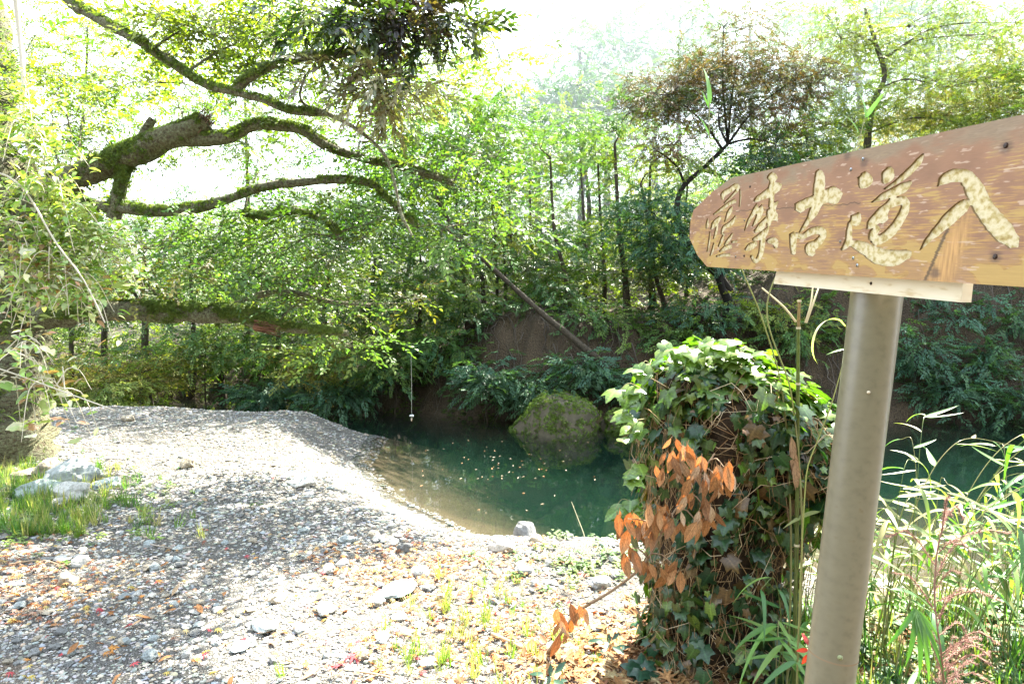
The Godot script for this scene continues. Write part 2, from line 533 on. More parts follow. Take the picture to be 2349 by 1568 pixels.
	for k in 3:
		mb = MB.new()
		lobed(mb, Transform3D(), 1.0, IVY if k < 2 else BROAD, [0.1, 0.3, 0.22][k])
		tube(mb, PackedVector3Array([Vector3(0, 0.0, 0.16), Vector3(0, -0.05, -0.05), Vector3(0.04, -0.16, -0.25)]), 0.016, 0.01, 3)
		S.ivy_leaf.append(mb.commit(M.gloss))
	S.blade = []
	for k in 4:
		mb = MB.new()
		leaf(mb, Transform3D(), 1.0, [0.11, 0.13, 0.1, 0.12][k], 9, 0.3, [0.25, 0.6, 0.95, -0.1][k], 0.22)
		S.blade.append(mb.commit(M.blade))

var col_mats := {}
func colored(base: StandardMaterial3D, c: Color) -> StandardMaterial3D:    # the same material in a fixed colour, shared between things of that colour
	var key := [base, c]
	if not col_mats.has(key):
		var m: StandardMaterial3D = base.duplicate()
		m.albedo_color = c.linear_to_srgb()
		col_mats[key] = m
	return col_mats[key]

func jitter(c: Color, amount := 0.25) -> Color:
	var k := 1.0 + rr(-amount, amount)
	return Color(c.r * k * rr(0.88, 1.12), c.g * k, c.b * k * rr(0.85, 1.15))

# ------------------------------------------------------------------ the scene
func _ready() -> void:
	rng.seed = 20241123
	fn.seed = 3; fn.frequency = 0.02; fn.fractal_octaves = 3
	ff.seed = 8; ff.frequency = 0.06; ff.fractal_octaves = 3
	var cam := Camera3D.new()
	cam.name = "camera"
	cam.transform = Transform3D(cam_b, cam_p)
	cam.fov = rad_to_deg(2.0 * atan(784.0 / F))
	cam.near = 0.05
	cam.far = 900.0
	add_child(cam)
	cam.current = true
	var we := WorldEnvironment.new()
	we.name = "environment"
	var e := Environment.new()
	e.background_mode = Environment.BG_SKY
	var sky := ProceduralSkyMaterial.new()
	sky.sky_top_color = Color(0.76, 0.82, 0.9)
	sky.sky_horizon_color = Color(0.92, 0.95, 0.98)
	sky.sky_curve = 0.2
	sky.sky_energy_multiplier = 0.78
	sky.ground_energy_multiplier = 0.5
	sky.ground_horizon_color = Color(0.6, 0.6, 0.55)
	sky.ground_bottom_color = Color(0.3, 0.3, 0.27)
	e.sky = Sky.new()
	e.sky.sky_material = sky
	e.tonemap_mode = Environment.TONE_MAPPER_LINEAR
	e.tonemap_exposure = 11.0
	e.sdfgi_enabled = true
	e.ssao_enabled = true
	e.ssil_enabled = true
	e.volumetric_fog_enabled = true
	e.volumetric_fog_density = 0.0
	we.environment = e
	add_child(we)
	var sun := DirectionalLight3D.new()
	sun.name = "sun"
	sun.light_energy = 1.6
	sun.light_color = Color(1.0, 0.98, 0.92)
	sun.light_angular_distance = 0.5
	sun.shadow_enabled = true
	add_child(sun)
	var az := deg_to_rad(26.0)
	var el := deg_to_rad(52.0)
	sun.look_at_from_position(Vector3(cos(el) * sin(az), sin(el), -cos(el) * cos(az)) * 60.0, Vector3.ZERO)

	make_materials()
	make_meshes()
	build_land()
	build_far_bank()
	build_trees()
	build_oak()
	build_vines()
	build_sign()
	build_stump()
	build_bamboo()
	build_stones()
	build_ground_cover()
	build_small_things()

func build_land() -> void:
	var near_paint := func(p: Vector3) -> Color:
		var d := -p.z
		var n := fn.get_noise_2d(p.x * 60, p.z * 60)
		if d > along(NEAR, p.x) - 0.05:                                  # bed: tan gravel and silt
			return Color(0.17, 0.125, 0.06) * (1.0 + 0.5 * n)
		var g := Color(0.2, 0.19, 0.175) * (1.0 + 0.3 * n)
		var litter := smoothstep(0.0, 0.35, fn.get_noise_2d(p.x * 30 + 40, p.z * 30) + 0.25 * smoothstep(-0.5, 1.2, p.x) - 0.1)
		if d < 4.6: g = g.lerp(Color(0.26, 0.17, 0.09), 0.75 * litter * smoothstep(4.6, 3.6, d + n))
		return g
	var xs := steps([[-160, -40, 12], [-40, -10, 2], [-10, -4, 0.2], [-4, 4, 0.09], [4, 10, 0.25], [10, 40, 2], [40, 160, 12]])
	var mid := PackedFloat32Array()
	structure("river_bank", terrain(xs, steps([[-60, -6, 9], [-6, 1.0, 0.7], [1.0, 10.9, 0.09]]), near_paint, M.gravel))
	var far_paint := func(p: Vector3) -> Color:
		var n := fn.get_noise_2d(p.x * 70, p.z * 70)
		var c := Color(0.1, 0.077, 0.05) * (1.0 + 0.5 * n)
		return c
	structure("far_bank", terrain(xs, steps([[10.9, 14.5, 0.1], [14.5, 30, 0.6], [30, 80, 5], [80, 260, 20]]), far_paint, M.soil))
	var w := PlaneMesh.new()
	w.size = Vector2(90, 16)
	var o := structure("river_water", w, M.water)
	o.position = Vector3(0, WATER, -10)
	var body := FogVolume.new()                                             # the water is slightly turbid and green through its depth
	body.name = "turbid_water"
	body.size = Vector3(60, 1.5, 11)
	body.position = Vector3(0, WATER - 0.77, -8.5)
	var bmat := FogMaterial.new()
	bmat.density = 0.75
	bmat.albedo = L(0.014, 0.052, 0.034)
	body.material = bmat
	add_child(body)
	body.set_meta("kind", "structure")
	# wooded hill far down the valley
	var mb := MB.new()
	for j in 14:
		for k in 40:
			var x := lerpf(-200, 260, k / 39.0)
			var d := lerpf(75, 200, j / 13.0)
			var h := (18.0 + 34.0 * smoothstep(0, 160, x)) * smoothstep(0, 0.9, j / 13.0) + 3.0 + 8.0 * fn.get_noise_2d(x, d)
			mb.vert(Vector3(x, h, -d), Vector3.UP, Color(0.06, 0.09, 0.03))
	for j in 13:
		for k in 39:
			var a := j * 40 + k
			mb.quad(a, a + 40, a + 41, a + 1)
	mb.smooth()
	var hill := structure("hillside", mb.commit(M.soil))
	# unseen wooded slope added behind the camera to cut sky light on the bank
	var ms := MB.new()
	for j in 16:
		for k in 40:
			var x := lerpf(-70, 70, k / 39.0)
			var z := lerpf(5.0, 34.0, j / 15.0)
			ms.vert(Vector3(x, -0.3 + 17.0 * smoothstep(0, 1, j / 15.0) + 1.5 * fn.get_noise_2d(x * 8, z * 8), z), Vector3.UP, Color(0.09, 0.08, 0.05))
	for j in 15:
		for k in 39:
			var a := j * 40 + k
			ms.quad(a, a + 1, a + 41, a + 40)
	ms.smooth()
	structure("added_hillside", ms.commit(M.soil))
	var sx := []
	var sc := []
	for k in 2400:
		var j := rng.randi_range(1, 14) * 40 + rng.randi_range(0, 38)
		sx.append(Transform3D(Basis(rdir(), rr(0, TAU)).scaled(Vector3.ONE * rr(1.5, 3.0)), ms.v[j].lerp(ms.v[j + 41 if j + 41 < ms.v.size() else j], rng.randf()) + Vector3(rr(-1, 1), pow(rng.randf(), 1.5) * 6.0, 0)))
		sc.append(jitter(Color(0.06, 0.1, 0.035), 0.35))
	var sw := many("added_wood", S.big[1], sx, sc, self)  # added with the slope, out of view, to dim the sky light
	tag(sw, "unseen evergreen wood added behind the camera to block sky light", "wood", "", "stuff")
	var xf := []
	var cs := []
	for k in 2600:
		var j := rng.randi_range(0, 12) * 40 + rng.randi_range(0, 38)
		var p: Vector3 = mb.v[j].lerp(mb.v[j + 41], rng.randf()).lerp(mb.v[j + 1], rng.randf() * 0.5)
		xf.append(Transform3D(Basis(rdir(), rr(0, TAU)).scaled(Vector3.ONE * rr(4, 7)), p + Vector3(0, rr(0, 4), 0)))
		cs.append(jitter(Color(0.07, 0.11, 0.03), 0.35))
	var holder := many("hillside_wood", S.big[0], xf, cs, self)
	var mist := FogVolume.new()
	mist.name = "valley_haze"
	mist.size = Vector3(120, 26, 50)
	mist.position = Vector3(0, 12, -39)
	var fmn := FogMaterial.new()
	fmn.density = 0.012
	fmn.albedo = Color(0.93, 0.97, 1.0)
	mist.material = fmn
	add_child(mist)
	mist.set_meta("kind", "stuff")
	mist.set_meta("label", "pale sunlit haze between the trees up the valley")
	mist.set_meta("category", "haze")
	tag(holder, "hazy wooded hillside rising far behind the river trees", "wood", "", "stuff")

func build_far_bank() -> void:
	# boulders at the water's edge under the bank
	for b in [[1275, 960, 10.3, 0.66, 0.5, 0.5, 8, "large mossy boulder at the foot of the dark bank"], [1440, 985, 10.3, 0.36, 0.3, 0.4, 3, "smaller moss-streaked rock wedged beside the large mossy boulder"]]:
		var c := P(b[0], b[1], b[2])
		var t := thing("mossy_boulder", b[7], "boulder", Vector3(c.x, WATER - 0.15, c.z), "mossy boulders across the pool")
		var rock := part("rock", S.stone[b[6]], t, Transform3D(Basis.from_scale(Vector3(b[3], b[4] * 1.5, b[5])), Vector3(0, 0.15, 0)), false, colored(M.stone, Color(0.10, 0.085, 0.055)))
		var xf := []
		var cs := []
		var arr: Array = S.stone[b[6]].surface_get_arrays(0)
		var vs: PackedVector3Array = arr[Mesh.ARRAY_VERTEX]
		var ns: PackedVector3Array = arr[Mesh.ARRAY_NORMAL]
		for k in 5000:
			var i := rng.randi() % vs.size()
			var p := rock.transform * (vs[i] + rdir() * 0.07)
			if fn.get_noise_3dv(p * 140.0) < -0.2: continue
			xf.append(Transform3D(face((rock.transform.basis * ns[i]).normalized() + rdir() * 0.3, rdir(), p).basis.scaled(Vector3.ONE * rr(0.8, 1.5)), p))
			cs.append(jitter(Color(0.15, 0.22, 0.045), 0.4))
		many("moss", S.moss, xf, cs, t)
	# moss, roots and hanging twigs on the cut face of the bank
	var xf := []
	var cs := []
	for k in 9000:
		var x := rr(-6.0, 9.0)
		var d := along(FAR, x) + rr(0.0, 1.5)
		var p := at_ground(x, d)
		if fn.get_noise_2d(x * 35 + 300, p.y * 60) < 0.05 or p.y > 0.5: continue
		xf.append(Transform3D(Basis(Vector3.UP, rr(0, TAU)).scaled(Vector3.ONE * rr(1.0, 2.4)), p))
		cs.append(jitter(Color(0.06, 0.09, 0.018), 0.4))
	var mo := many("bank_moss", S.moss, xf, cs, self)
	tag(mo, "dull green moss in patches on the shaded cut bank", "moss", "", "stuff")
	var mb := MB.new()
	for k in 420:
		var x := rr(-5.5, 9.5)
		var d := along(FAR, x) + rr(0.5, 1.6)
		var p := at_ground(x, d, 0.02)
		var ps := PackedVector3Array([p])
		for j in 5:
			d -= rr(0.03, 0.16)
			x += rr(-0.1, 0.1)
			ps.append(Vector3(x, maxf(ground(x, -d) + rr(0.0, 0.12), ps[j].y - rr(0.05, 0.35)), -d))
		tube(mb, ps, rr(0.004, 0.014), 0.002, 3, 0.0, Color(1, 1, 1) * rr(0.03, 0.1) * Color(1.2, 1.0, 0.8))
	var ro := part("bank_roots", mb.commit(M.twig), self)
	tag(ro, "tangle of thin roots and dead twigs trailing down the dark bank", "roots", "", "stuff")

# ------------------------------------------------------------------ trees
func grow(t: Node3D, base: Vector3, spine: PackedVector3Array, crowns: Array, kinds: Array, cols: Array, bark: Color, bm: Material, limb_r: float, scale := 1.0, keep := 1.0) -> void:
	var twigs := MB.new()
	var n := 0
	for cr in crowns:
		var c: Vector3 = cr[0]
		var rad: Vector3 = cr[1]
		# a limb from the trunk to the heart of this part of the crown
		var from := spine[0]
		var best := 1e9
		for p in spine:
			var q := p.distance_to(c) + maxf(0.0, p.y - c.y) * 2.0
			if q < best:
				best = q
				from = p
		var mids := [from, from.lerp(c, 0.4) + Vector3(rr(-0.1, 0.1), 0.12 * best, rr(-0.1, 0.1)), c]
		var lp := spline(mids, 0.25)
		var mb := MB.new()
		tube(mb, lp, limb_r, limb_r * 0.35, 6, 0.15, bark)
		part("limb", mb.commit(bm), t, Transform3D(Basis(), -base))
		var xf := []
		var cs := []
		for k in int(cr[2]):
			var o := rdir() * pow(rr(0.15, 1.0), 0.45)
			var cc := c + o * rad
			var near := lp[0]
			var bd := 1e9
			for p in lp:
				if p.distance_squared_to(cc) < bd:
					bd = p.distance_squared_to(cc)
					near = p
			tube(twigs, spline([near, near.lerp(cc, 0.5) + rdir() * 0.08 * sqrt(bd), cc], 0.22), limb_r * 0.32 * rr(0.6, 1.1), 0.004, 4, 0.0, bark)
			var shade: Color = cols[rng.randi() % cols.size()]
			var cl := rr(0.7, 1.3) * float(cr[4])
			for j in int(cr[3] * rr(0.6, 1.4)):
				var p := cc + Vector3(rng.randfn(), rng.randfn() * 0.5, rng.randfn()) * cl
				var out := (p - cc).normalized() + o * 0.5 + rdir() * 0.5
				out.y = out.y * 0.5 - 0.1
				var xm := face(Vector3(rr(-0.9, 0.9), 1, rr(-0.9, 0.9)), out + Vector3(0, rr(-0.5, 0.3), 0), p - base)
				xf.append(Transform3D(xm.basis.scaled(Vector3.ONE * rr(0.75, 1.25) * scale), xm.origin))
				cs.append(jitter(shade))
		many("crown", kinds[n % kinds.size()], xf, cs, t)
		n += 1
	part("twigs", twigs.commit(bm), t, Transform3D(Basis(), -base), true)

func tree(called: String, label: String, group: String, base: Vector3, pts: Array, r0: float, r1: float, crowns: Array, kinds: Array, cols: Array, bark: Color, bm: Material, scale := 1.0, sides := 8) -> Node3D:
	var t := thing(called, label, "tree", base, group)
	var all := [base + Vector3(0, -0.15, 0)]
	all.append_array(pts)
	var sp := spline(all, 0.2)
	var mb := MB.new()
	tube(mb, sp, r0, r1, sides, 0.22, bark, 0.5)
	part("trunk", mb.commit(bm), t, Transform3D(Basis(), -base))
	grow(t, base, sp, crowns, kinds, cols, bark, bm, maxf(r1 * 0.8, 0.015), scale)
	return t

func far_base(u: float, d: float) -> Vector3:
	var x := (u - 1174.5) / F * d
	return at_ground(x, d)

func E(u: float, v: float, d: float, rx: float, ry: float, clusters: int, sprigs: int, size := 0.28) -> Array:     # one part of a crown
	return [P(u, v, d), Vector3(rx, ry, rx * 0.9), clusters, sprigs, size]

func build_trees() -> void:
	var green := [Color(0.09, 0.175, 0.06), Color(0.115, 0.21, 0.065), Color(0.08, 0.165, 0.075), Color(0.145, 0.22, 0.06)]
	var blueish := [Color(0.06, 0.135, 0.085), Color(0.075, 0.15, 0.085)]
	var lime := [Color(0.2, 0.26, 0.06), Color(0.22, 0.25, 0.06), Color(0.15, 0.22, 0.06)]
	var yellow := [Color(0.28, 0.26, 0.07), Color(0.24, 0.26, 0.06), Color(0.28, 0.22, 0.07)]
	var purple := [Color(0.12, 0.075, 0.055), Color(0.14, 0.09, 0.05), Color(0.085, 0.075, 0.06), Color(0.08, 0.11, 0.05), Color(0.08, 0.1, 0.055)]
	var dark := Color(0.2, 0.17, 0.14)
	var grey := Color(0.3, 0.28, 0.25)
	# the tree that leans out over the pool
	tree("leaning_tree", "tree with a long pale-patched trunk leaning out over the pool", "", far_base(1440, 11.05),
		[P(1400, 855, 11.1), P(1325, 785, 11.2), P(1240, 715, 11.35), P(1120, 605, 11.5), P(1050, 540, 11.6), P(1010, 470, 11.7), P(960, 380, 11.8)], 0.06, 0.028,
		[E(900, 430, 11.6, 1.1, 0.7, 16, 22), E(1060, 330, 11.9, 1.2, 0.8, 18, 22), E(740, 540, 11.4, 1.1, 0.6, 13, 20), E(1000, 560, 11.4, 0.9, 0.5, 8, 18)], S.sprig, green, Color(0.2, 0.18, 0.15), M.bark)
	# the grove of thin trunks on the bank above it
	var g := "thin trees of the grove on the far bank"
	var nth := ["first", "second", "third", "fourth", "fifth", "sixth", "seventh", "eighth", "ninth", "tenth", "eleventh", "twelfth", "thirteenth"]
	var row := [1075, 1112, 1140, 1160, 1192, 1310, 1385, 1440, 1500, 1540, 1572, 1235, 1345]
	for a in [[1075, 1045, 420, 12.2, 0.045], [1112, 1095, 400, 12.9, 0.05], [1140, 1125, 440, 13.5, 0.03], [1160, 1150, 470, 13.0, 0.03], [1192, 1165, 380, 13.9, 0.04], [1310, 1262, 360, 12.6, 0.05], [1385, 1372, 380, 13.6, 0.05],
			[1440, 1410, 330, 12.7, 0.065], [1500, 1492, 380, 13.3, 0.06], [1540, 1470, 420, 12.4, 0.05], [1572, 1580, 390, 14.0, 0.04], [1235, 1215, 400, 14.6, 0.045], [1345, 1330, 350, 15.0, 0.05]]:
		var d: float = a[3]
		var slant: int = 1 if absf(a[0] - a[1]) > 35 else 0
		var rank := 0
		for b in row: if b > a[0]: rank += 1
		tree("slim_tree", "slim %s dark trunked tree on the bank, %s counting back from the dark forked tree" % [["straight", "slanting"][slant], nth[rank]], g, far_base(a[0], d), [P(lerpf(a[0], a[1], 0.4) + rr(-8, 8), 640, d), P(lerpf(a[0], a[1], 0.75) + rr(-8, 8), 530, d + 0.1), P(a[1], a[2], d + 0.2)], a[4], a[4] * 0.4,
			[E(a[1] + rr(-40, 40), a[2] - 30, d + 0.2, rr(0.7, 1.0), 0.7, 9, 16), E(a[1] + rr(-80, 80), 540, d, rr(0.6, 0.9), 0.4, 5, 14), E(a[1] + rr(-70, 70), 620, d - 0.3, 0.7, 0.3, 5, 15, 0.22)], S.sprig, green if rng.randf() < 0.6 else lime, dark, M.darkbark)
	# the purple-brown tree and the dark fork below it
	tree("copper_leaved_tree", "dark forked tree with a copper brown crown above the bank", "", far_base(1700, 12.2),
		[P(1690, 705, 12.2), P(1655, 640, 12.2), P(1605, 590, 12.2), P(1560, 520, 12.3), P(1560, 440, 12.5), P(1620, 380, 12.7), P(1670, 330, 12.8)], 0.08, 0.035,
		[E(1690, 150, 12.8, 1.1, 0.5, 20, 38, 0.24), E(1540, 220, 12.6, 0.8, 0.5, 20, 36, 0.22), E(1810, 190, 12.9, 0.7, 0.6, 18, 36, 0.22), E(1650, 250, 12.6, 0.9, 0.35, 16, 32, 0.22), E(1780, 330, 12.7, 0.7, 0.4, 10, 26, 0.2), E(1500, 340, 12.5, 0.6, 0.35, 7, 24, 0.2), E(1660, 60, 13.0, 0.6, 0.35, 6, 22, 0.24)], S.fine, purple, Color(0.07, 0.055, 0.05), M.darkbark)
	tree("dark_fork_tree", "dark tree forking low in front of the copper crown", "", far_base(1665, 11.7),
		[P(1670, 690, 11.7), P(1650, 640, 11.7), P(1690, 590, 11.8), P(1740, 470, 12.0), P(1760, 400, 12.1)], 0.075, 0.03,
		[E(1560, 560, 11.6, 0.8, 0.5, 18, 30), E(1500, 500, 11.7, 0.7, 0.5, 10, 26), E(1760, 400, 12.1, 0.9, 0.6, 16, 26), E(1600, 720, 11.6, 0.7, 0.3, 10, 22)], S.sprig, blueish, Color(0.05, 0.045, 0.04), M.darkbark)
	# yellow-green trees that rise behind the sign
	tree("maple_tree", "sunlit yellow green tree forking high behind the sign board", "", far_base(2010, 14.0),
		[P(1985, 520, 14.0), P(1990, 330, 14.0), P(2005, 230, 14.0), P(2030, 175, 14.0), P(2010, 100, 14.1), P(1985, 20, 14.2)], 0.13, 0.03,
		[E(2170, 200, 14.0, 1.5, 0.7, 30, 28), E(1930, 90, 14.0, 1.1, 0.8, 24, 26), E(2080, 60, 14.2, 1.3, 0.8, 22, 22), E(2250, 290, 13.8, 1.2, 0.5, 24, 28), E(1960, 280, 13.9, 0.9, 0.6, 22, 28), E(2200, 80, 14.0, 1.4, 0.5, 16, 20), E(2330, 50, 14.0, 1.0, 0.5, 10, 18)], S.fine, lime, grey, M.bark)
	tree("maple_tree", "yellow leaved tree with drooping sprays beyond the board's far end", "", far_base(2290, 15.0),
		[P(2280, 520, 15.0), P(2290, 330, 15.0), P(2260, 180, 15.0)], 0.11, 0.03,
		[E(2310, 170, 15.0, 1.3, 0.9, 26, 26), E(2120, 270, 15.0, 1.7, 0.6, 30, 28), E(2330, 300, 14.8, 1.2, 0.6, 22, 28)], S.fine, yellow, dark, M.darkbark)
	tree("broadleaf_tree", "tree with green sprays low behind the board's pointed end", "", far_base(1880, 13.4),
		[P(1870, 560, 13.4), P(1860, 420, 13.4), P(1850, 300, 13.5)], 0.08, 0.03,
		[E(1840, 330, 13.5, 1.0, 0.6, 24, 28), E(1940, 420, 13.3, 1.0, 0.5, 18, 26), E(1820, 470, 13.2, 0.8, 0.5, 14, 24), E(1900, 640, 13.0, 1.0, 0.4, 14, 26)], S.sprig, green + lime, dark, M.darkbark)
	for a in [[2520, 13.5, "spreading green tree on the bank past the board's square end"], [2720, 14.0, "second green tree on the bank past the board's square end"], [2960, 13.0, "third green tree on the bank, downstream of the sign"]]:
		tree("broadleaf_tree", a[2], "trees downstream of the sign", far_base(a[0], a[1]), [P(a[0], 520, a[1]), P(a[0] + 20, 330, a[1]), P(a[0], 180, a[1])], 0.1, 0.03,
			[E(a[0], 180, a[1], 1.5, 0.9, 30, 26), E(a[0] - 60, 320, a[1], 1.3, 0.7, 26, 26), E(a[0] + 40, 470, a[1] - 0.3, 1.2, 0.5, 20, 24), E(a[0], 640, a[1] - 0.5, 1.0, 0.4, 14, 22)], S.sprig, green, dark, M.darkbark)
	# pale hazy trees further up the valley
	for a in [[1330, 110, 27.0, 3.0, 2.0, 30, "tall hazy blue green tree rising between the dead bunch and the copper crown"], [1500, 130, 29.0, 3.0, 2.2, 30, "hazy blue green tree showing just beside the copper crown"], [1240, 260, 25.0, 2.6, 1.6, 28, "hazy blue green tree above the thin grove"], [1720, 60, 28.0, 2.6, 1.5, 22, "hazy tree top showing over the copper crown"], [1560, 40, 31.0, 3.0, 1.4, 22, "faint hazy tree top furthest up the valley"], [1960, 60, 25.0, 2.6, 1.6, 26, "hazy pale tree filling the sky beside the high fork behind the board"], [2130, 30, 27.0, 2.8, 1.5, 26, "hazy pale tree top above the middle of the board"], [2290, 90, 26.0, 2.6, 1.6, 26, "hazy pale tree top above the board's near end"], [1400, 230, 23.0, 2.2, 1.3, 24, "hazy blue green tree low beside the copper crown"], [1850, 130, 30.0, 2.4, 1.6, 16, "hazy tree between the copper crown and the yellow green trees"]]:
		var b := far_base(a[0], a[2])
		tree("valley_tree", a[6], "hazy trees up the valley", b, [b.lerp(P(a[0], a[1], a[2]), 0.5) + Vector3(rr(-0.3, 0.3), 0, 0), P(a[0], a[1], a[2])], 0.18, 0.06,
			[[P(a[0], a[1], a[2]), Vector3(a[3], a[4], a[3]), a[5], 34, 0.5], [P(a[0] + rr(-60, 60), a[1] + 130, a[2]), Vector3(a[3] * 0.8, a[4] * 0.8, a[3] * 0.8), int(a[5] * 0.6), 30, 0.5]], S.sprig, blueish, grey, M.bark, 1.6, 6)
	# left end of the far bank, partly behind the gravel crest
	for a in [[330, 12.6, 0.12, 330, 700, "pale forked tree rising just behind the gravel crest", 320, 640], [235, 13.2, 0.08, 240, 600, "slim pale tree behind the gravel crest, under the mossy limb", 180, 640], [430, 13.4, 0.07, 440, 560, "thin tree between two pale trunks behind the gravel bar", 420, 600],
			[510, 12.8, 0.08, 500, 580, "grey trunked tree at the start of the dark bank", 520, 640], [640, 12.9, 0.06, 650, 560, "tree with arching green sprays over the dark bank", 620, 600], [735, 12.2, 0.09, 745, 620, "tree leaning from the dark bank with dead ivy on it", 720, 640],
			[870, 12.0, 0.06, 850, 580, "thin dark tree beside the hanging line", 860, 640], [950, 12.4, 0.07, 965, 600, "dark tree on the bank beside the leaning trunk", 950, 640], [90, 13.6, 0.1, 90, 640, "tree half hidden by the hanging vines", 90, 700]]:
		var d: float = a[1]
		tree("bank_tree", a[5], "trees along the far bank", far_base(a[0], d), [P(lerpf(a[0], a[3], 0.5) + rr(-10, 10), 800, d), P(a[3], 700, d), P(a[3] + rr(-15, 15), a[4], d)], a[2], a[2] * 0.4,
			[E(a[6], a[7] - 110, d, 1.2, 0.7, 10, 18), E(a[6] + rr(-60, 60), a[7], d - 0.4, 1.0, 0.45, 9, 18), E(a[6] + rr(-70, 70), a[7] + 90, d - 0.5, 0.9, 0.35, 6, 18, 0.22), E(a[6] + rr(-60, 60), a[7] + 170, d - 0.6, 0.7, 0.3, 4, 16, 0.2)], S.sprig, green if rng.randf() < 0.7 else lime, grey if a[0] < 400 else dark, M.bark)
	# airy trees behind the grove, lit through from the far side
	for a in [[1010, 250, 17.5, 1.9, "airy sunlit tree behind the leaning trunk's crown"], [1180, 420, 18.5, 1.8, "airy sunlit tree filling the gap behind the thin grove"], [1330, 300, 17.0, 1.7, "airy tree with backlit leaves behind the grove's straight trunks"], [1480, 440, 18.0, 1.8, "pale green tree behind the dark fork"], [1620, 480, 17.0, 1.6, "low airy tree under the copper brown crown"], [1780, 420, 18.0, 1.8, "pale green tree behind the board's pointed end, beyond the copper crown"],
			[860, 380, 18.0, 1.9, "airy sunlit tree seen beneath the arched mossy limb"], [700, 560, 17.0, 1.7, "pale tree glowing above the broken mossy log"], [480, 620, 17.5, 1.7, "pale tree seen between the log and the level limb"], [2050, 330, 19.0, 2.0, "pale yellow tree glowing behind the sign post's board"], [2260, 240, 19.0, 2.0, "pale yellow tree beyond the drooping yellow sprays"]]:
		var b := far_base(a[0], a[2])
		tree("airy_tree", a[4], "airy trees behind the grove", b, [b.lerp(P(a[0], a[1], a[2]), 0.5) + Vector3(rr(-0.3, 0.3), 0, 0), P(a[0], a[1], a[2])], 0.09, 0.03,
			[[P(a[0], a[1], a[2]), Vector3(a[3], a[3] * 0.6, a[3]), 22, 20, 0.36], [P(a[0] + rr(-90, 90), a[1] + 110, a[2] - 0.5), Vector3(a[3] * 0.8, 0.6, a[3] * 0.8), 12, 18, 0.34]], S.sprig, lime + green, grey, M.bark, 1.15, 6)
	# tall trees whose high crowns show between the mossy limbs
	for a in [[150, 12.8, 200, 120, "tall thin leaved tree seen above the thick mossy limb", [[200, 60, 1.5], [60, 160, 1.2], [330, 200, 1.3], [150, 330, 1.3]]], [560, 13.6, 560, 180, "tall thin leaved tree seen between the upper limb and the arch", [[480, 60, 1.5], [620, 220, 1.2], [720, 90, 1.3], [560, 330, 1.0]]], [900, 14.4, 940, 200, "tall thin leaved tree beyond the hanging dead bunch", [[900, 220, 1.4], [1040, 160, 1.3], [1020, 300, 1.2]]]]:
		var b := far_base(a[0], a[1])
		var cr := []
		for q in a[5]: cr.append(E(q[0], q[1], a[1] - 1.6, q[2], q[2] * 0.5, 20, 16, 0.3))
		tree("tall_tree", a[4], "tall trees behind the old tree", b, [b.lerp(P(a[2], a[3], a[1]), 0.45) + Vector3(rr(-0.3, 0.3), 0, 0), P(a[2], a[3], a[1])], 0.055, 0.02, cr, S.fine, [Color(0.26, 0.34, 0.1), Color(0.22, 0.32, 0.1), Color(0.3, 0.34, 0.12)], grey, M.bark, 1.2, 6)
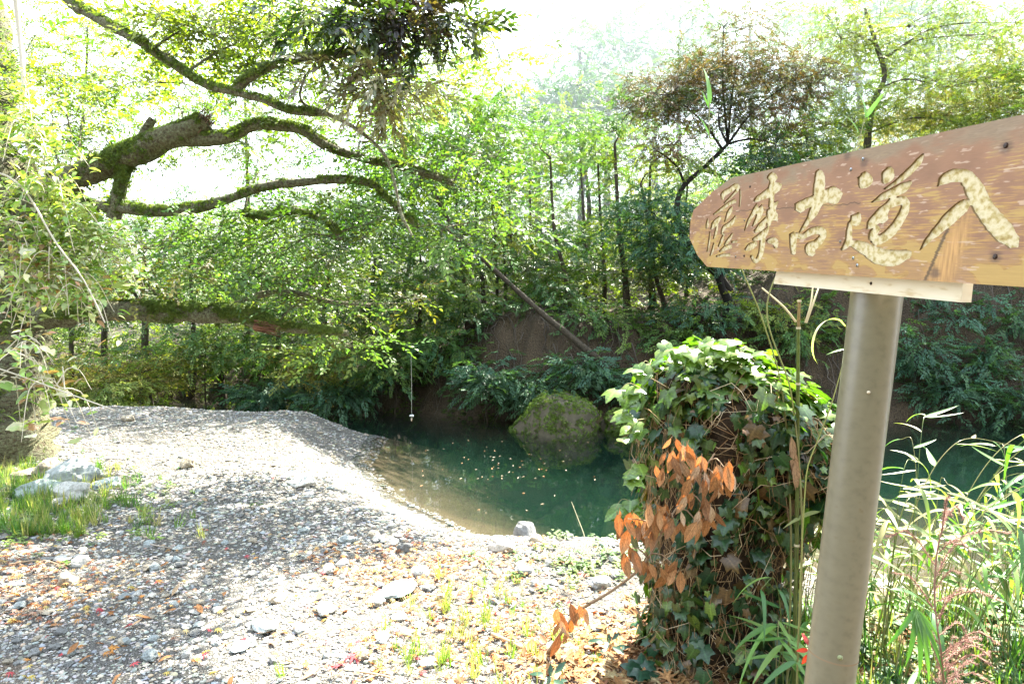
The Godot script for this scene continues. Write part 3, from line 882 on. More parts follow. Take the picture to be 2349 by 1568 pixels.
	# shrubs along the bank top; extra dark sprays added to darken the slope
	for a in [[2080, 800, 11.4, 0.45, 3, "dark evergreen spray added halfway down the slope behind the post"], [2250, 830, 11.3, 0.5, 3, "dark evergreen spray added low on the slope above the arching bamboo"], [2330, 720, 11.8, 0.6, 3, "dark evergreen spray added near the top of the slope beyond the board"], [2170, 900, 11.1, 0.35, 3, "dark fern-like spray added just above the stream beyond the post"], [2320, 930, 11.0, 0.4, 3, "dark fern-like spray added over the stream behind the bamboo tips"], [1330, 850, 11.0, 0.3, 3, "dark evergreen spray added behind the mossy boulder's top"], [1470, 880, 10.9, 0.35, 3, "dark evergreen spray added between the boulder and the ivy stump"], [780, 900, 11.7, 0.3, 3, "dark fern-like spray at the water line under the dead ivy tree"], [620, 905, 11.9, 0.3, 3, "dark fern-like spray at the foot of the bank under the mossy log"], [470, 800, 12.4, 0.7, 0, "green shrub where the dark bank begins"], [600, 810, 12.2, 0.7, 0, "green shrub below the broken mossy log"], [690, 850, 11.9, 0.5, 2, "pale sunlit bush low under the log's splintered end"], [800, 790, 12.0, 0.7, 1, "yellow green shrub beside the tree with dead ivy"], [900, 830, 11.7, 0.5, 0, "green shrub just behind the hanging cord"], [1010, 800, 11.8, 0.6, 0, "green shrub between the cord and the leaning trunk"], [1090, 720, 12.2, 0.6, 0, "green shrub at the foot of the thin grove"], [1270, 690, 12.4, 0.6, 0, "green shrub on the crown of the dark mound"], [1360, 730, 12.1, 0.5, 0, "green shrub beside the leaning trunk's middle"], [1480, 760, 11.9, 0.6, 0, "green shrub over the leaning trunk's foot"], [1560, 800, 11.6, 0.5, 0, "green shrub behind the ivy stump's top leaves"], [1640, 760, 11.9, 0.7, 0, "green shrub under the dark forked tree"], [1750, 730, 11.9, 0.7, 1, "yellow green shrub beneath the board's pointed end"], [1830, 760, 11.6, 0.6, 0, "green shrub behind the cut bamboo culm"], [1920, 700, 12.0, 0.8, 0, "green shrub beneath the pale batten"], [2120, 690, 11.9, 0.7, 3, "dark evergreen spray on the shaded slope just beyond the post"], [2200, 720, 11.7, 0.6, 3, "dark evergreen spray on the shaded slope under the board's lower edge"], [1120, 870, 11.0, 0.3, 3, "dark evergreen spray springing from the mound above the mossy boulder"], [1210, 900, 10.9, 0.25, 3, "dark evergreen spray hanging over the mossy boulder"], [330, 850, 11.9, 0.6, 2, "pale sunlit bush beside the pale forked tree"], [180, 860, 11.6, 0.8, 2, "pale sunlit bush behind the rock pile's gravel crest"], [60, 840, 11.3, 0.8, 2, "pale sunlit bush behind the low bramble"], [20, 900, 10.6, 0.6, 2, "pale sunlit bush at the near end of the gravel crest by the old tree"], [250, 900, 11.4, 0.5, 1, "yellow green shrub between the bramble and the pale forked tree"]]:
		var c := P(a[0], a[1], a[2])
		var b := Vector3(c.x, ground(c.x, c.z), c.z)
		b.y = minf(b.y, c.y - 0.1)
		var kind: int = a[4]
		var label: String = a[5]
		var t := thing("shrub", label, "shrub", b, "shrubs along the far bank: %s" % ["green", "yellow green", "pale", "dark"][kind])
		var mb := MB.new()
		var sp := spline([b, b.lerp(c, 0.5) + rdir() * 0.08, c], 0.15)
		tube(mb, sp, 0.02, 0.008, 5, 0.1, dark)
		part("stem", mb.commit(M.darkbark), t, Transform3D(Basis(), -b))
		grow(t, b, sp, [[c, Vector3(a[3], a[3] * 0.55, a[3]), 12, 24, 0.2]], S.sprig if kind != 2 else S.fine, [green, lime, yellow, blueish][kind], dark, M.darkbark, 0.012)
	# sunlit undergrowth on the floor of the wood
	var xf := []
	var cs := []
	for k in 17000:
		var d := rr(12.8, 28.0)
		var x := rr(-0.85, 1.1) * d
		var hump := 0.5 + 0.9 * (fn.get_noise_2d(x * 40, d * 40) + 0.5)
		var p := at_ground(x, d, pow(rng.randf(), 1.3) * hump * (0.5 + 0.09 * d))
		var xm := face(Vector3(rr(-0.6, 0.6), 1, rr(-0.6, 0.6)), rdir(), p)
		xf.append(Transform3D(xm.basis.scaled(Vector3.ONE * rr(0.9, 1.7)), p))
		cs.append(jitter(lime[rng.randi() % 3], 0.3))
	var u := many("undergrowth", S.sprig[1], xf, cs, self)
	tag(u, "sunlit yellow green undergrowth on the floor of the far wood", "undergrowth", "", "stuff")

# ------------------------------------------------------------------ the old tree whose limbs reach in from the side
func build_oak() -> void:
	var base := at_ground(-4.9, 6.6)
	var t := thing("old_mossy_tree", "huge old tree with mossy broken limbs reaching over the gravel", "tree", base)
	var inv := Transform3D(Basis(), -base)
	var bark := Color(0.66, 0.64, 0.57)
	var limbs := {}
	var specs := {
		"trunk": [[base - Vector3(0, 0.2, 0), P(-10, 900, 6.6), P(0, 720, 6.6), P(-5, 560, 6.6), P(-40, 300, 6.7), P(-60, 0, 6.8)], 0.42, 0.3, 14],
		"limb": [[P(-20, 600, 6.6), P(70, 478, 6.5), P(150, 420, 6.4), P(260, 372, 6.3), P(380, 318, 6.2), P(440, 295, 6.15), P(472, 277, 6.15)], 0.19, 0.085, 16],
		"arched": [[P(400, 318, 6.2), P(485, 318, 6.15), P(530, 312, 6.1), P(575, 290, 6.1), P(620, 285, 6.05), P(690, 297, 6.0), P(750, 335, 6.0), P(830, 362, 6.0), P(930, 385, 6.05), P(1040, 420, 6.1)], 0.062, 0.03, 10],
		"strut": [[P(300, 360, 6.3), P(282, 400, 6.3), P(272, 445, 6.3), P(262, 500, 6.35)], 0.075, 0.065, 8],
		"level": [[P(190, 470, 6.35), P(300, 478, 6.3), P(360, 485, 6.25), P(440, 478, 6.2), P(520, 458, 6.15), P(600, 430, 6.1), P(700, 417, 6.05), P(790, 412, 6.0), P(850, 422, 6.0), P(905, 470, 6.0), P(960, 520, 6.0)], 0.06, 0.022, 10],
		"low": [[P(560, 490, 6.3), P(610, 497, 6.25), P(670, 482, 6.2), P(720, 495, 6.2), P(765, 520, 6.2), P(780, 550, 6.2)], 0.036, 0.022, 8],
		"log": [[P(-10, 735, 6.6), P(120, 722, 6.45), P(250, 712, 6.35), P(360, 715, 6.3), P(470, 718, 6.25), P(560, 722, 6.2), P(630, 748, 6.2)], 0.13, 0.07, 14],
		"log_branch": [[P(540, 715, 6.2), P(600, 738, 6.2), P(660, 752, 6.2), P(730, 757, 6.2), P(800, 765, 6.25)], 0.055, 0.03, 8],
		"log_twig": [[P(540, 700, 6.3), P(600, 675, 6.3), P(680, 672, 6.3), P(760, 692, 6.3), P(850, 700, 6.35)], 0.035, 0.018, 7],
		"upper": [[P(60, -90, 5.9), P(150, -5, 5.8), P(250, 58, 5.7), P(330, 100, 5.65), P(400, 150, 5.6), P(470, 193, 5.55), P(540, 212, 5.5), P(600, 228, 5.5), P(660, 252, 5.5), P(745, 258, 5.5)], 0.05, 0.026, 10],
		"fork": [[P(535, 210, 5.5), P(570, 180, 5.45), P(620, 152, 5.4), P(690, 132, 5.35), P(760, 128, 5.3), P(850, 110, 5.3)], 0.038, 0.022, 8],
		"thin": [[P(745, 258, 5.5), P(800, 285, 5.45), P(850, 320, 5.4), P(885, 360, 5.4), P(905, 420, 5.4), P(920, 490, 5.4), P(945, 540, 5.4)], 0.022, 0.01, 6],
		"rear": [[P(745, 258, 5.5), P(690, 230, 5.5), P(700, 170, 5.5)], 0.014, 0.008, 5],
		"stub": [[P(318, 330, 6.25), P(332, 300, 6.2), P(350, 272, 6.2)], 0.05, 0.035, 7],
	}
	for key in specs:
		var s: Array = specs[key]
		var sp := spline(s[0], 0.07)
		var mb := MB.new()
		tube(mb, sp, s[1], s[2], s[3], 0.45 if s[1] > 0.1 else 0.3, bark if key != "thin" else Color(1, 1, 0.95))
		part("trunk" if key == "trunk" else "limb", mb.commit(M.limb), t, inv)
		limbs[key] = [sp, s[1], s[2]]
	# splintered ends
	for q in [[P(470, 276, 6.15), Vector3(0.6, 0.7, 0), 0.10, Color(0.13, 0.08, 0.055)], [P(615, 752, 6.15), Vector3(1, -0.2, 0.1), 0.075, Color(0.16, 0.075, 0.045)]]:
		var mb := MB.new()
		for k in 34:
			var side := rdir() * float(q[2]) * rr(0.3, 0.9)
			var d: Vector3 = q[1].normalized()
			side -= d * side.dot(d)
			var p: Vector3 = q[0] + side - d * 0.12
			tube(mb, PackedVector3Array([p, p + d * rr(0.1, 0.16) + rdir() * 0.02, p + d * rr(0.14, 0.3) + rdir() * 0.035]), rr(0.004, 0.014), 0.001, 4, 0.3, q[3] * rr(0.5, 1.4))
		var sp2 := part("splintered_wood", mb.commit(M.twig), t, inv)
		sp2.set_meta("label", "reddish splintered heartwood at the broken end")
	# moss along the upper sides
	var xf := []
	var cs := []
	for key in ["limb", "arched", "strut", "level", "low", "log", "log_branch", "upper", "fork", "trunk"]:
		var sp: PackedVector3Array = limbs[key][0]
		var n: int = {"limb": 5000, "log": 8000, "trunk": 1500, "strut": 300}.get(key, 1200)
		for k in n:
			var f := rng.randf()
			var i := int(f * (sp.size() - 2))
			var dir := (sp[i + 1] - sp[i]).normalized()
			var p := sp[i].lerp(sp[i + 1], rng.randf())
			var r := lerpf(limbs[key][1], limbs[key][2], pow(f, 0.85))
			var up := (Vector3.UP if absf(dir.y) < 0.85 else Vector3(0, 0, 1))
			up = (up - dir * up.dot(dir)).normalized()
			var a := rng.randfn() * 1.0
			var o := up.rotated(dir, a)
			if fn.get_noise_3dv(p * 90.0 + o * 20.0) < -0.05: continue
			var q := p + o * r * 1.02
			xf.append(Transform3D(face(o + rdir() * 0.4, rdir(), q).basis.scaled(Vector3.ONE * rr(0.7, 1.5)), q - base))
			cs.append(jitter(Color(0.16, 0.22, 0.05), 0.4))
	many("moss", S.moss, xf, cs, t)
	# foliage
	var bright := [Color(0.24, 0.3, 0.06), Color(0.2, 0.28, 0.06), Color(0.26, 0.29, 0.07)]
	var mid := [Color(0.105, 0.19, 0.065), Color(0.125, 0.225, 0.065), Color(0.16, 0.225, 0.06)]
	var up_sp: PackedVector3Array = limbs["upper"][0]
	up_sp = up_sp.duplicate()
	up_sp.append_array(limbs["fork"][0])
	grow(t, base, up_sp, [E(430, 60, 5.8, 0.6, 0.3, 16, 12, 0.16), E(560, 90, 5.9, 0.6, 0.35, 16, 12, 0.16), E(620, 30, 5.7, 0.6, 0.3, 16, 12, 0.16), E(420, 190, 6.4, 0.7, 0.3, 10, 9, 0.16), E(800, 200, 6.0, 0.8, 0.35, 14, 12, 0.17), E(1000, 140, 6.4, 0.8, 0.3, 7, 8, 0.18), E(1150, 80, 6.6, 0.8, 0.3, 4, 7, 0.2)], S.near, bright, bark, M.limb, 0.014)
	var lo_sp: PackedVector3Array = limbs["arched"][0].duplicate()
	lo_sp.append_array(limbs["level"][0])
	lo_sp.append_array(limbs["low"][0])
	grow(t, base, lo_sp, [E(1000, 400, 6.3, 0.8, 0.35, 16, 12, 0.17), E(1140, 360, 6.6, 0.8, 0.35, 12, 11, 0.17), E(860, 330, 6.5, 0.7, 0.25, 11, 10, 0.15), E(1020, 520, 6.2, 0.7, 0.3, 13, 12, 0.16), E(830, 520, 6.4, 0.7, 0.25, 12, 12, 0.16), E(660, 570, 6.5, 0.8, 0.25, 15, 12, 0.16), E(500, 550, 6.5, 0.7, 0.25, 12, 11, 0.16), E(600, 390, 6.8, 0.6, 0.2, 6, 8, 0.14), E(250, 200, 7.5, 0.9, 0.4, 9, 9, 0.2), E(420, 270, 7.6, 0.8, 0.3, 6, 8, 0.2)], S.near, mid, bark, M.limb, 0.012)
	grow(t, base, limbs["log"][0], [E(420, 620, 6.6, 0.9, 0.25, 14, 13, 0.16), E(600, 630, 6.4, 0.8, 0.22, 13, 12, 0.15), E(800, 690, 6.4, 0.7, 0.2, 10, 12, 0.15), E(780, 800, 6.5, 0.5, 0.2, 5, 10, 0.13), E(330, 560, 6.9, 0.7, 0.3, 10, 12, 0.16)], S.near, mid + [Color(0.13, 0.12, 0.035)], bark, M.limb, 0.01)
	grow(t, base, limbs["limb"][0], [E(120, 260, 6.6, 0.8, 0.5, 15, 12, 0.17), E(230, 330, 6.9, 0.6, 0.35, 9, 10, 0.16), E(120, 480, 6.9, 0.7, 0.3, 18, 15, 0.16), E(60, 120, 6.4, 0.6, 0.5, 9, 10, 0.17)], S.near, bright + mid, bark, M.limb, 0.012)
	# the dense bunch that hangs from the fork, half of it dead
	for q in [[E(800, 60, 5.2, 0.36, 0.2, 13, 9, 0.11), [Color(0.05, 0.09, 0.045), Color(0.08, 0.12, 0.05), Color(0.2, 0.22, 0.08)]], [E(920, 30, 5.15, 0.2, 0.24, 12, 11, 0.08), [Color(0.09, 0.065, 0.05), Color(0.16, 0.1, 0.07), Color(0.06, 0.045, 0.04)]], [E(1010, 40, 5.2, 0.22, 0.2, 8, 8, 0.1), [Color(0.05, 0.08, 0.03), Color(0.12, 0.14, 0.04)]], [E(880, 190, 5.2, 0.3, 0.16, 14, 9, 0.12), [Color(0.45, 0.42, 0.33), Color(0.4, 0.32, 0.22)]]]:
		grow(t, base, limbs["fork"][0], [q[0]], S.hang, q[1], bark, M.limb, 0.01)

func build_vines() -> void:
	# lianas and brambles that hang in front of the old tree, leaf colours paled to look sunlit
	var specs := [[[P(30, -40, 4.6), P(42, 60, 4.6), P(52, 170, 4.55), P(60, 320, 4.5), P(100, 450, 4.5), P(110, 560, 4.45), P(95, 660, 4.45)], 0.016, "thick pale liana hanging straight down among sunlit leaves", [[60, 250, 0.4, 150], [90, 360, 0.4, 170], [120, 430, 0.4, 170], [150, 560, 0.35, 140]]],
		[[P(-60, 380, 4.3), P(40, 420, 4.2), P(130, 560, 4.15), P(190, 640, 4.1), P(240, 740, 4.1)], 0.008, "sprawling creeper with russet leaves and leaves coloured as if sunlit over the old trunk", [[40, 560, 0.35, 130], [60, 640, 0.3, 130], [150, 640, 0.25, 110], [60, 710, 0.3, 110], [200, 690, 0.2, 60]]],
		[[P(-80, 820, 4.0), P(40, 860, 3.9), P(150, 900, 3.85), P(260, 940, 3.8)], 0.006, "low arching bramble with small russet leaves above the gravel", [[30, 870, 0.25, 30], [120, 880, 0.3, 30], [40, 800, 0.25, 40]]],
		[[P(-80, 480, 4.8), P(80, 520, 4.7), P(220, 560, 4.6), P(330, 560, 4.6)], 0.008, "leafy creeper spray with bright green leaves across the thick limb", [[250, 540, 0.35, 150], [160, 480, 0.35, 150], [190, 610, 0.3, 140], [80, 510, 0.35, 140]]]]
	for s in specs:
		var foot := at_ground(-4.6, 4.8)
		var base: Vector3 = Vector3(s[0][0].x, ground(s[0][0].x, s[0][0].z), s[0][0].z)
		var t := thing("hanging_creeper", s[2], "creeper", base, "creepers hanging in front of the old tree")
		var mb := MB.new()
		var main := spline(s[0], 0.1)
		tube(mb, main, s[1], s[1] * 0.5, 6, 0.2, Color(0.42, 0.37, 0.28))
		if s[1] < 0.01:                                     # rooted beyond the edge of the view
			tube(mb, spline([base, base.lerp(s[0][0], 0.6) + Vector3(-0.15, 0, 0), s[0][0]], 0.2), s[1] * 1.2, s[1], 5, 0.1, Color(0.35, 0.3, 0.22))
		var parts := 0
		var xf := []
		var cs := []
		for c in s[3]:
			var cc := P(c[0], c[1], 4.35 if s[1] > 0.007 else 3.95)
			for k in 9:                                       # drooping side shoots
				var p0 := main[rng.randi() % main.size()].lerp(cc, 0.75)
				var dir: Vector3 = Vector3(rr(-0.6, 0.9), rr(-0.9, 0.2), rr(-0.5, 0.5)).normalized() * c[2] * rr(0.5, 1.2)
				var sh := spline([p0, p0 + dir * 0.5 + Vector3(0, 0.06, 0), p0 + dir + Vector3(0, -0.12, 0)], 0.06)
				tube(mb, sh, 0.004, 0.0015, 4, 0.0, Color(0.5, 0.44, 0.33))
				for j in int(c[3] / 9.0 * 1.5):
					var f := rng.randf()
					var p := sh[int(f * (sh.size() - 1))] + rdir() * 0.07
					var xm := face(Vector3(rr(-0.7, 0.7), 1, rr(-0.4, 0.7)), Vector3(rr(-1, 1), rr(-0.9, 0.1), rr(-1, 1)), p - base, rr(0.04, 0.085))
					var col: Color = [Color(0.4, 0.46, 0.22), Color(0.3, 0.42, 0.12), Color(0.55, 0.53, 0.38), Color(0.22, 0.34, 0.1), Color(0.44, 0.48, 0.26), Color(0.42, 0.24, 0.16) if s[2].contains("russet") else Color(0.3, 0.36, 0.1)][rng.randi() % 6]  # pale tones put strong sunlight into the leaf colour
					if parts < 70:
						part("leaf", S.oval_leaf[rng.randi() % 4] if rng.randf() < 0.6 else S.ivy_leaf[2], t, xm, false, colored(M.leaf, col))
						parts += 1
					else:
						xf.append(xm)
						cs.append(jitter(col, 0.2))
		part("stem", mb.commit(M.twig), t, Transform3D(Basis(), -base))
		many("foliage", S.oval_green, xf, cs, t)

# ------------------------------------------------------------------ the trail sign
var bo: Vector3          # board frame: origin at its lower edge, s along it, t up it, n out of its face
var bs: Vector3
var bt: Vector3
var bn: Vector3
const THICK := 0.03
const CUT := 0.0045

func board_point(u: float, v: float) -> Vector2:
	var dir := P(u, v, 1.0) - cam_p
	var k := (bo - cam_p).dot(bn) / dir.dot(bn)
	var q := cam_p + dir * k - bo
	return Vector2(q.dot(bs), q.dot(bt))

func stroke_outline(pts: Array, zoom: Array) -> PackedVector2Array:      # a brush stroke [x, y, half width] measured on an enlarged view, as an outline on the board
	var cv := Curve2D.new()
	var ws := []
	for k in pts.size():
		var a: Array = pts[maxi(k - 1, 0)]
		var b: Array = pts[mini(k + 1, pts.size() - 1)]
		var h := Vector2(b[0] - a[0], b[1] - a[1]) * 0.22
		cv.add_point(Vector2(pts[k][0], pts[k][1]), -h, h)
	var left := PackedVector2Array()
	var right := PackedVector2Array()
	var samples := (pts.size() - 1) * 6
	for k in samples + 1:
		var f := float(k) / 6.0
		var i := mini(int(f), pts.size() - 2)
		var p := cv.sample(i, f - i)
		var q := cv.sample(i, minf(f - i + 0.02, 1.0)) - cv.sample(i, maxf(f - i - 0.02, 0.0))
		var w := lerpf(pts[i][2], pts[i + 1][2], smoothstep(0, 1, f - i)) * 1.25 * (1.0 + 0.10 * ff.get_noise_2d(p.x * 0.6, p.y * 0.6))
		var o := Vector2(-q.y, q.x).normalized() * w
		left.append(p + o)
		right.append(p - o)
	var ring := PackedVector2Array(left)
	var e := (right[-1] + left[-1]) * 0.5
	var d := (cv.sample(pts.size() - 2, 1.0) - cv.sample(pts.size() - 2, 0.9)).normalized()
	ring.append(e + d * pts[-1][2] * 0.75)
	right.reverse()
	ring.append_array(right)
	d = (cv.sample(0, 0.0) - cv.sample(0, 0.1)).normalized()
	ring.append((left[0] + right[-1]) * 0.5 + d * pts[0][2] * 0.75)
	var out := PackedVector2Array()
	for p in ring:
		out.append(board_point((zoom[0] + p.x * zoom[2]) * 2349.0 / 4096.0, (zoom[1] + p.y * zoom[2]) * 2349.0 / 4096.0))
	var whole := Geometry2D.offset_polygon(out, 0.00005)                   # unites a stroke that crosses itself
	var best := PackedVector2Array()
	var most := -1.0
	for w in whole:
		if Geometry2D.is_polygon_clockwise(w): continue
		var area := 0.0
		for k in w.size(): area += w[k].cross(w[(k + 1) % w.size()])
		if absf(area) > most:
			most = absf(area)
			best = w
	return best

func bbox(p: PackedVector2Array) -> Rect2:
	var r := Rect2(p[0], Vector2.ZERO)
	for q in p: r = r.expand(q)
	return r

func cut_cell(cell: Rect2, outline: PackedVector2Array, strokes: Array, boxes: Array, face_out: Array, floor_out: Array, depth := 0) -> void:
	var square := PackedVector2Array([cell.position, cell.position + Vector2(cell.size.x, 0), cell.end, cell.position + Vector2(0, cell.size.y)])
	var whole := Geometry2D.intersect_polygons(square, outline)
	var pieces: Array = whole
	var bad := false
	for k in strokes.size():
		if not boxes[k].intersects(cell): continue
		var next := []
		for p in pieces:
			for q in Geometry2D.clip_polygons(p, strokes[k]):
				if Geometry2D.is_polygon_clockwise(q): bad = true
				next.append(q)
		pieces = next
	var floors: Array = whole
	for p in pieces:
		var next := []
		for f in floors:
			for q in Geometry2D.clip_polygons(f, p):
				if Geometry2D.is_polygon_clockwise(q): bad = true
				next.append(q)
		floors = next
	if bad and depth < 4:
		for a in 2:
			for b in 2:
				cut_cell(Rect2(cell.position + cell.size * 0.5 * Vector2(a, b), cell.size * 0.5), outline, strokes, boxes, face_out, floor_out, depth + 1)
		return
	face_out.append_array(pieces)
	floor_out.append_array(floors)

func flat_piece(mb: MB, poly: PackedVector2Array, z: float, back := false) -> void:
	if poly.size() < 3: return
	var tr := Geometry2D.triangulate_polygon(poly)
	var a := mb.v.size()
	for p in poly: mb.vert(Vector3(p.x, p.y, z), Vector3(0, 0, -1.0 if back else 1.0), Color.WHITE, Vector2((p.x + 0.25) / 1.75, 1.0 - (p.y + 0.02) / 0.32))
	for k in range(0, tr.size(), 3): mb.tri(a + tr[k], a + tr[k + (1 if back else 2)], a + tr[k + (2 if back else 1)])

func board_texture() -> ImageTexture:
	var w := 1600
	var h := 320
	var im := Image.create(w, h, false, Image.FORMAT_RGB8)
	var n := FastNoiseLite.new()
	n.frequency = 1.0
	n.fractal_octaves = 3
	n.seed = 61
	var px := func(x: float, y: float) -> Vector2: return board_point((2700.0 + x * 0.5943) * 2349.0 / 4096.0, (400.0 + y * 0.5943) * 2349.0 / 4096.0)
	var wedge_at: Vector2 = px.call(1860, 1000)
	var split: Array = [px.call(270, 755), px.call(1250, 690)]
	var knots: Array = [px.call(2230, 315), px.call(2158, 1053), px.call(1275, 420), px.call(1160, 370), px.call(1750, 1160)]
	for y in h:
		var t := (1.0 - float(y) / h) * 0.32 - 0.02
		for x in w:
			var s := float(x) / w * 1.75 - 0.25
			var grain := n.get_noise_2d(s * 9.0, t * 260.0)
			var grain2 := n.get_noise_2d(s * 30.0 + 50, t * 700.0)
			var big := n.get_noise_2d(s * 7.0 + 9, t * 14.0)
			var flake := n.get_noise_2d(s * 16.0 + 300, t * 50.0)
			var wear := big * 0.8 + grain * 0.8 + grain2 * 0.3 + (0.11 - t) * 5.0
			var paint := Color(0.235, 0.122, 0.068) * (1.0 + 0.18 * big + 0.10 * grain2)
			var wood := Color(0.3, 0.172, 0.056) * (1.0 + 0.35 * grain + 0.2 * grain2)
			if big > 0.18: wood = wood.lerp(Color(0.36, 0.235, 0.075), 0.7)
			var c := paint.lerp(wood, smoothstep(-0.25, 0.25, wear))
			var pale := smoothstep(0.36, 0.50, flake + 0.35 * grain - 0.06)           # flaked primer
			c = c.lerp(Color(0.44, 0.31, 0.22), 0.7 * pale)
			var rim := smoothstep(0.235, 0.275, t + 0.045 * big + 0.01 * grain)             # bare, greyed wood along the upper edge
			c = c.lerp(Color(0.2, 0.145, 0.09) * (1.0 + 0.25 * grain2), rim * 0.85)
			if t < 0.06 and big < 0.05: c = c.lerp(Color(0.25, 0.14, 0.085), 0.4)
			# the split, stained wedge of bare wood under the last character, and the knots round the old nails
			var ax := (s - wedge_at.x) - (t - wedge_at.y) * 0.45
			var wedge := smoothstep(0.05, 0.02, absf(ax) + 0.02 * grain + 0.25 * maxf(0.0, t - 0.02)) * smoothstep(0.14, 0.11, t)
			var gap := smoothstep(0.006, 0.002, absf(ax + 0.03 + 0.004 * grain)) * smoothstep(0.12, 0.09, t)      # the crack beside it
			var cy: float = split[0].y + (split[1].y - split[0].y) * (s - split[0].x) / (split[1].x - split[0].x) + 0.004 * n.get_noise_2d(s * 25.0, 3.0)
			gap = maxf(gap, smoothstep(0.0016, 0.0005, absf(t - cy)) * float(s > split[0].x and s < split[1].x))
			c = c.lerp(Color(0.36, 0.2, 0.075) * (1.0 + 0.5 * n.get_noise_2d(s * 120.0, t * 14.0)), wedge * 0.9)
			c = c.lerp(Color(0.07, 0.045, 0.025), gap * 0.85)
			for q in knots:
				var dd: float = Vector2(s - q.x, (t - q.y) * 1.2).length()
				c = c.lerp(Color(0.1, 0.06, 0.04), 0.75 * smoothstep(0.018, 0.005, dd + 0.006 * grain))
			im.set_pixel(x, y, Color(clampf(c.r, 0, 1), clampf(c.g, 0, 1), clampf(c.b, 0, 1)).linear_to_srgb())
	return ImageTexture.create_from_image(im)

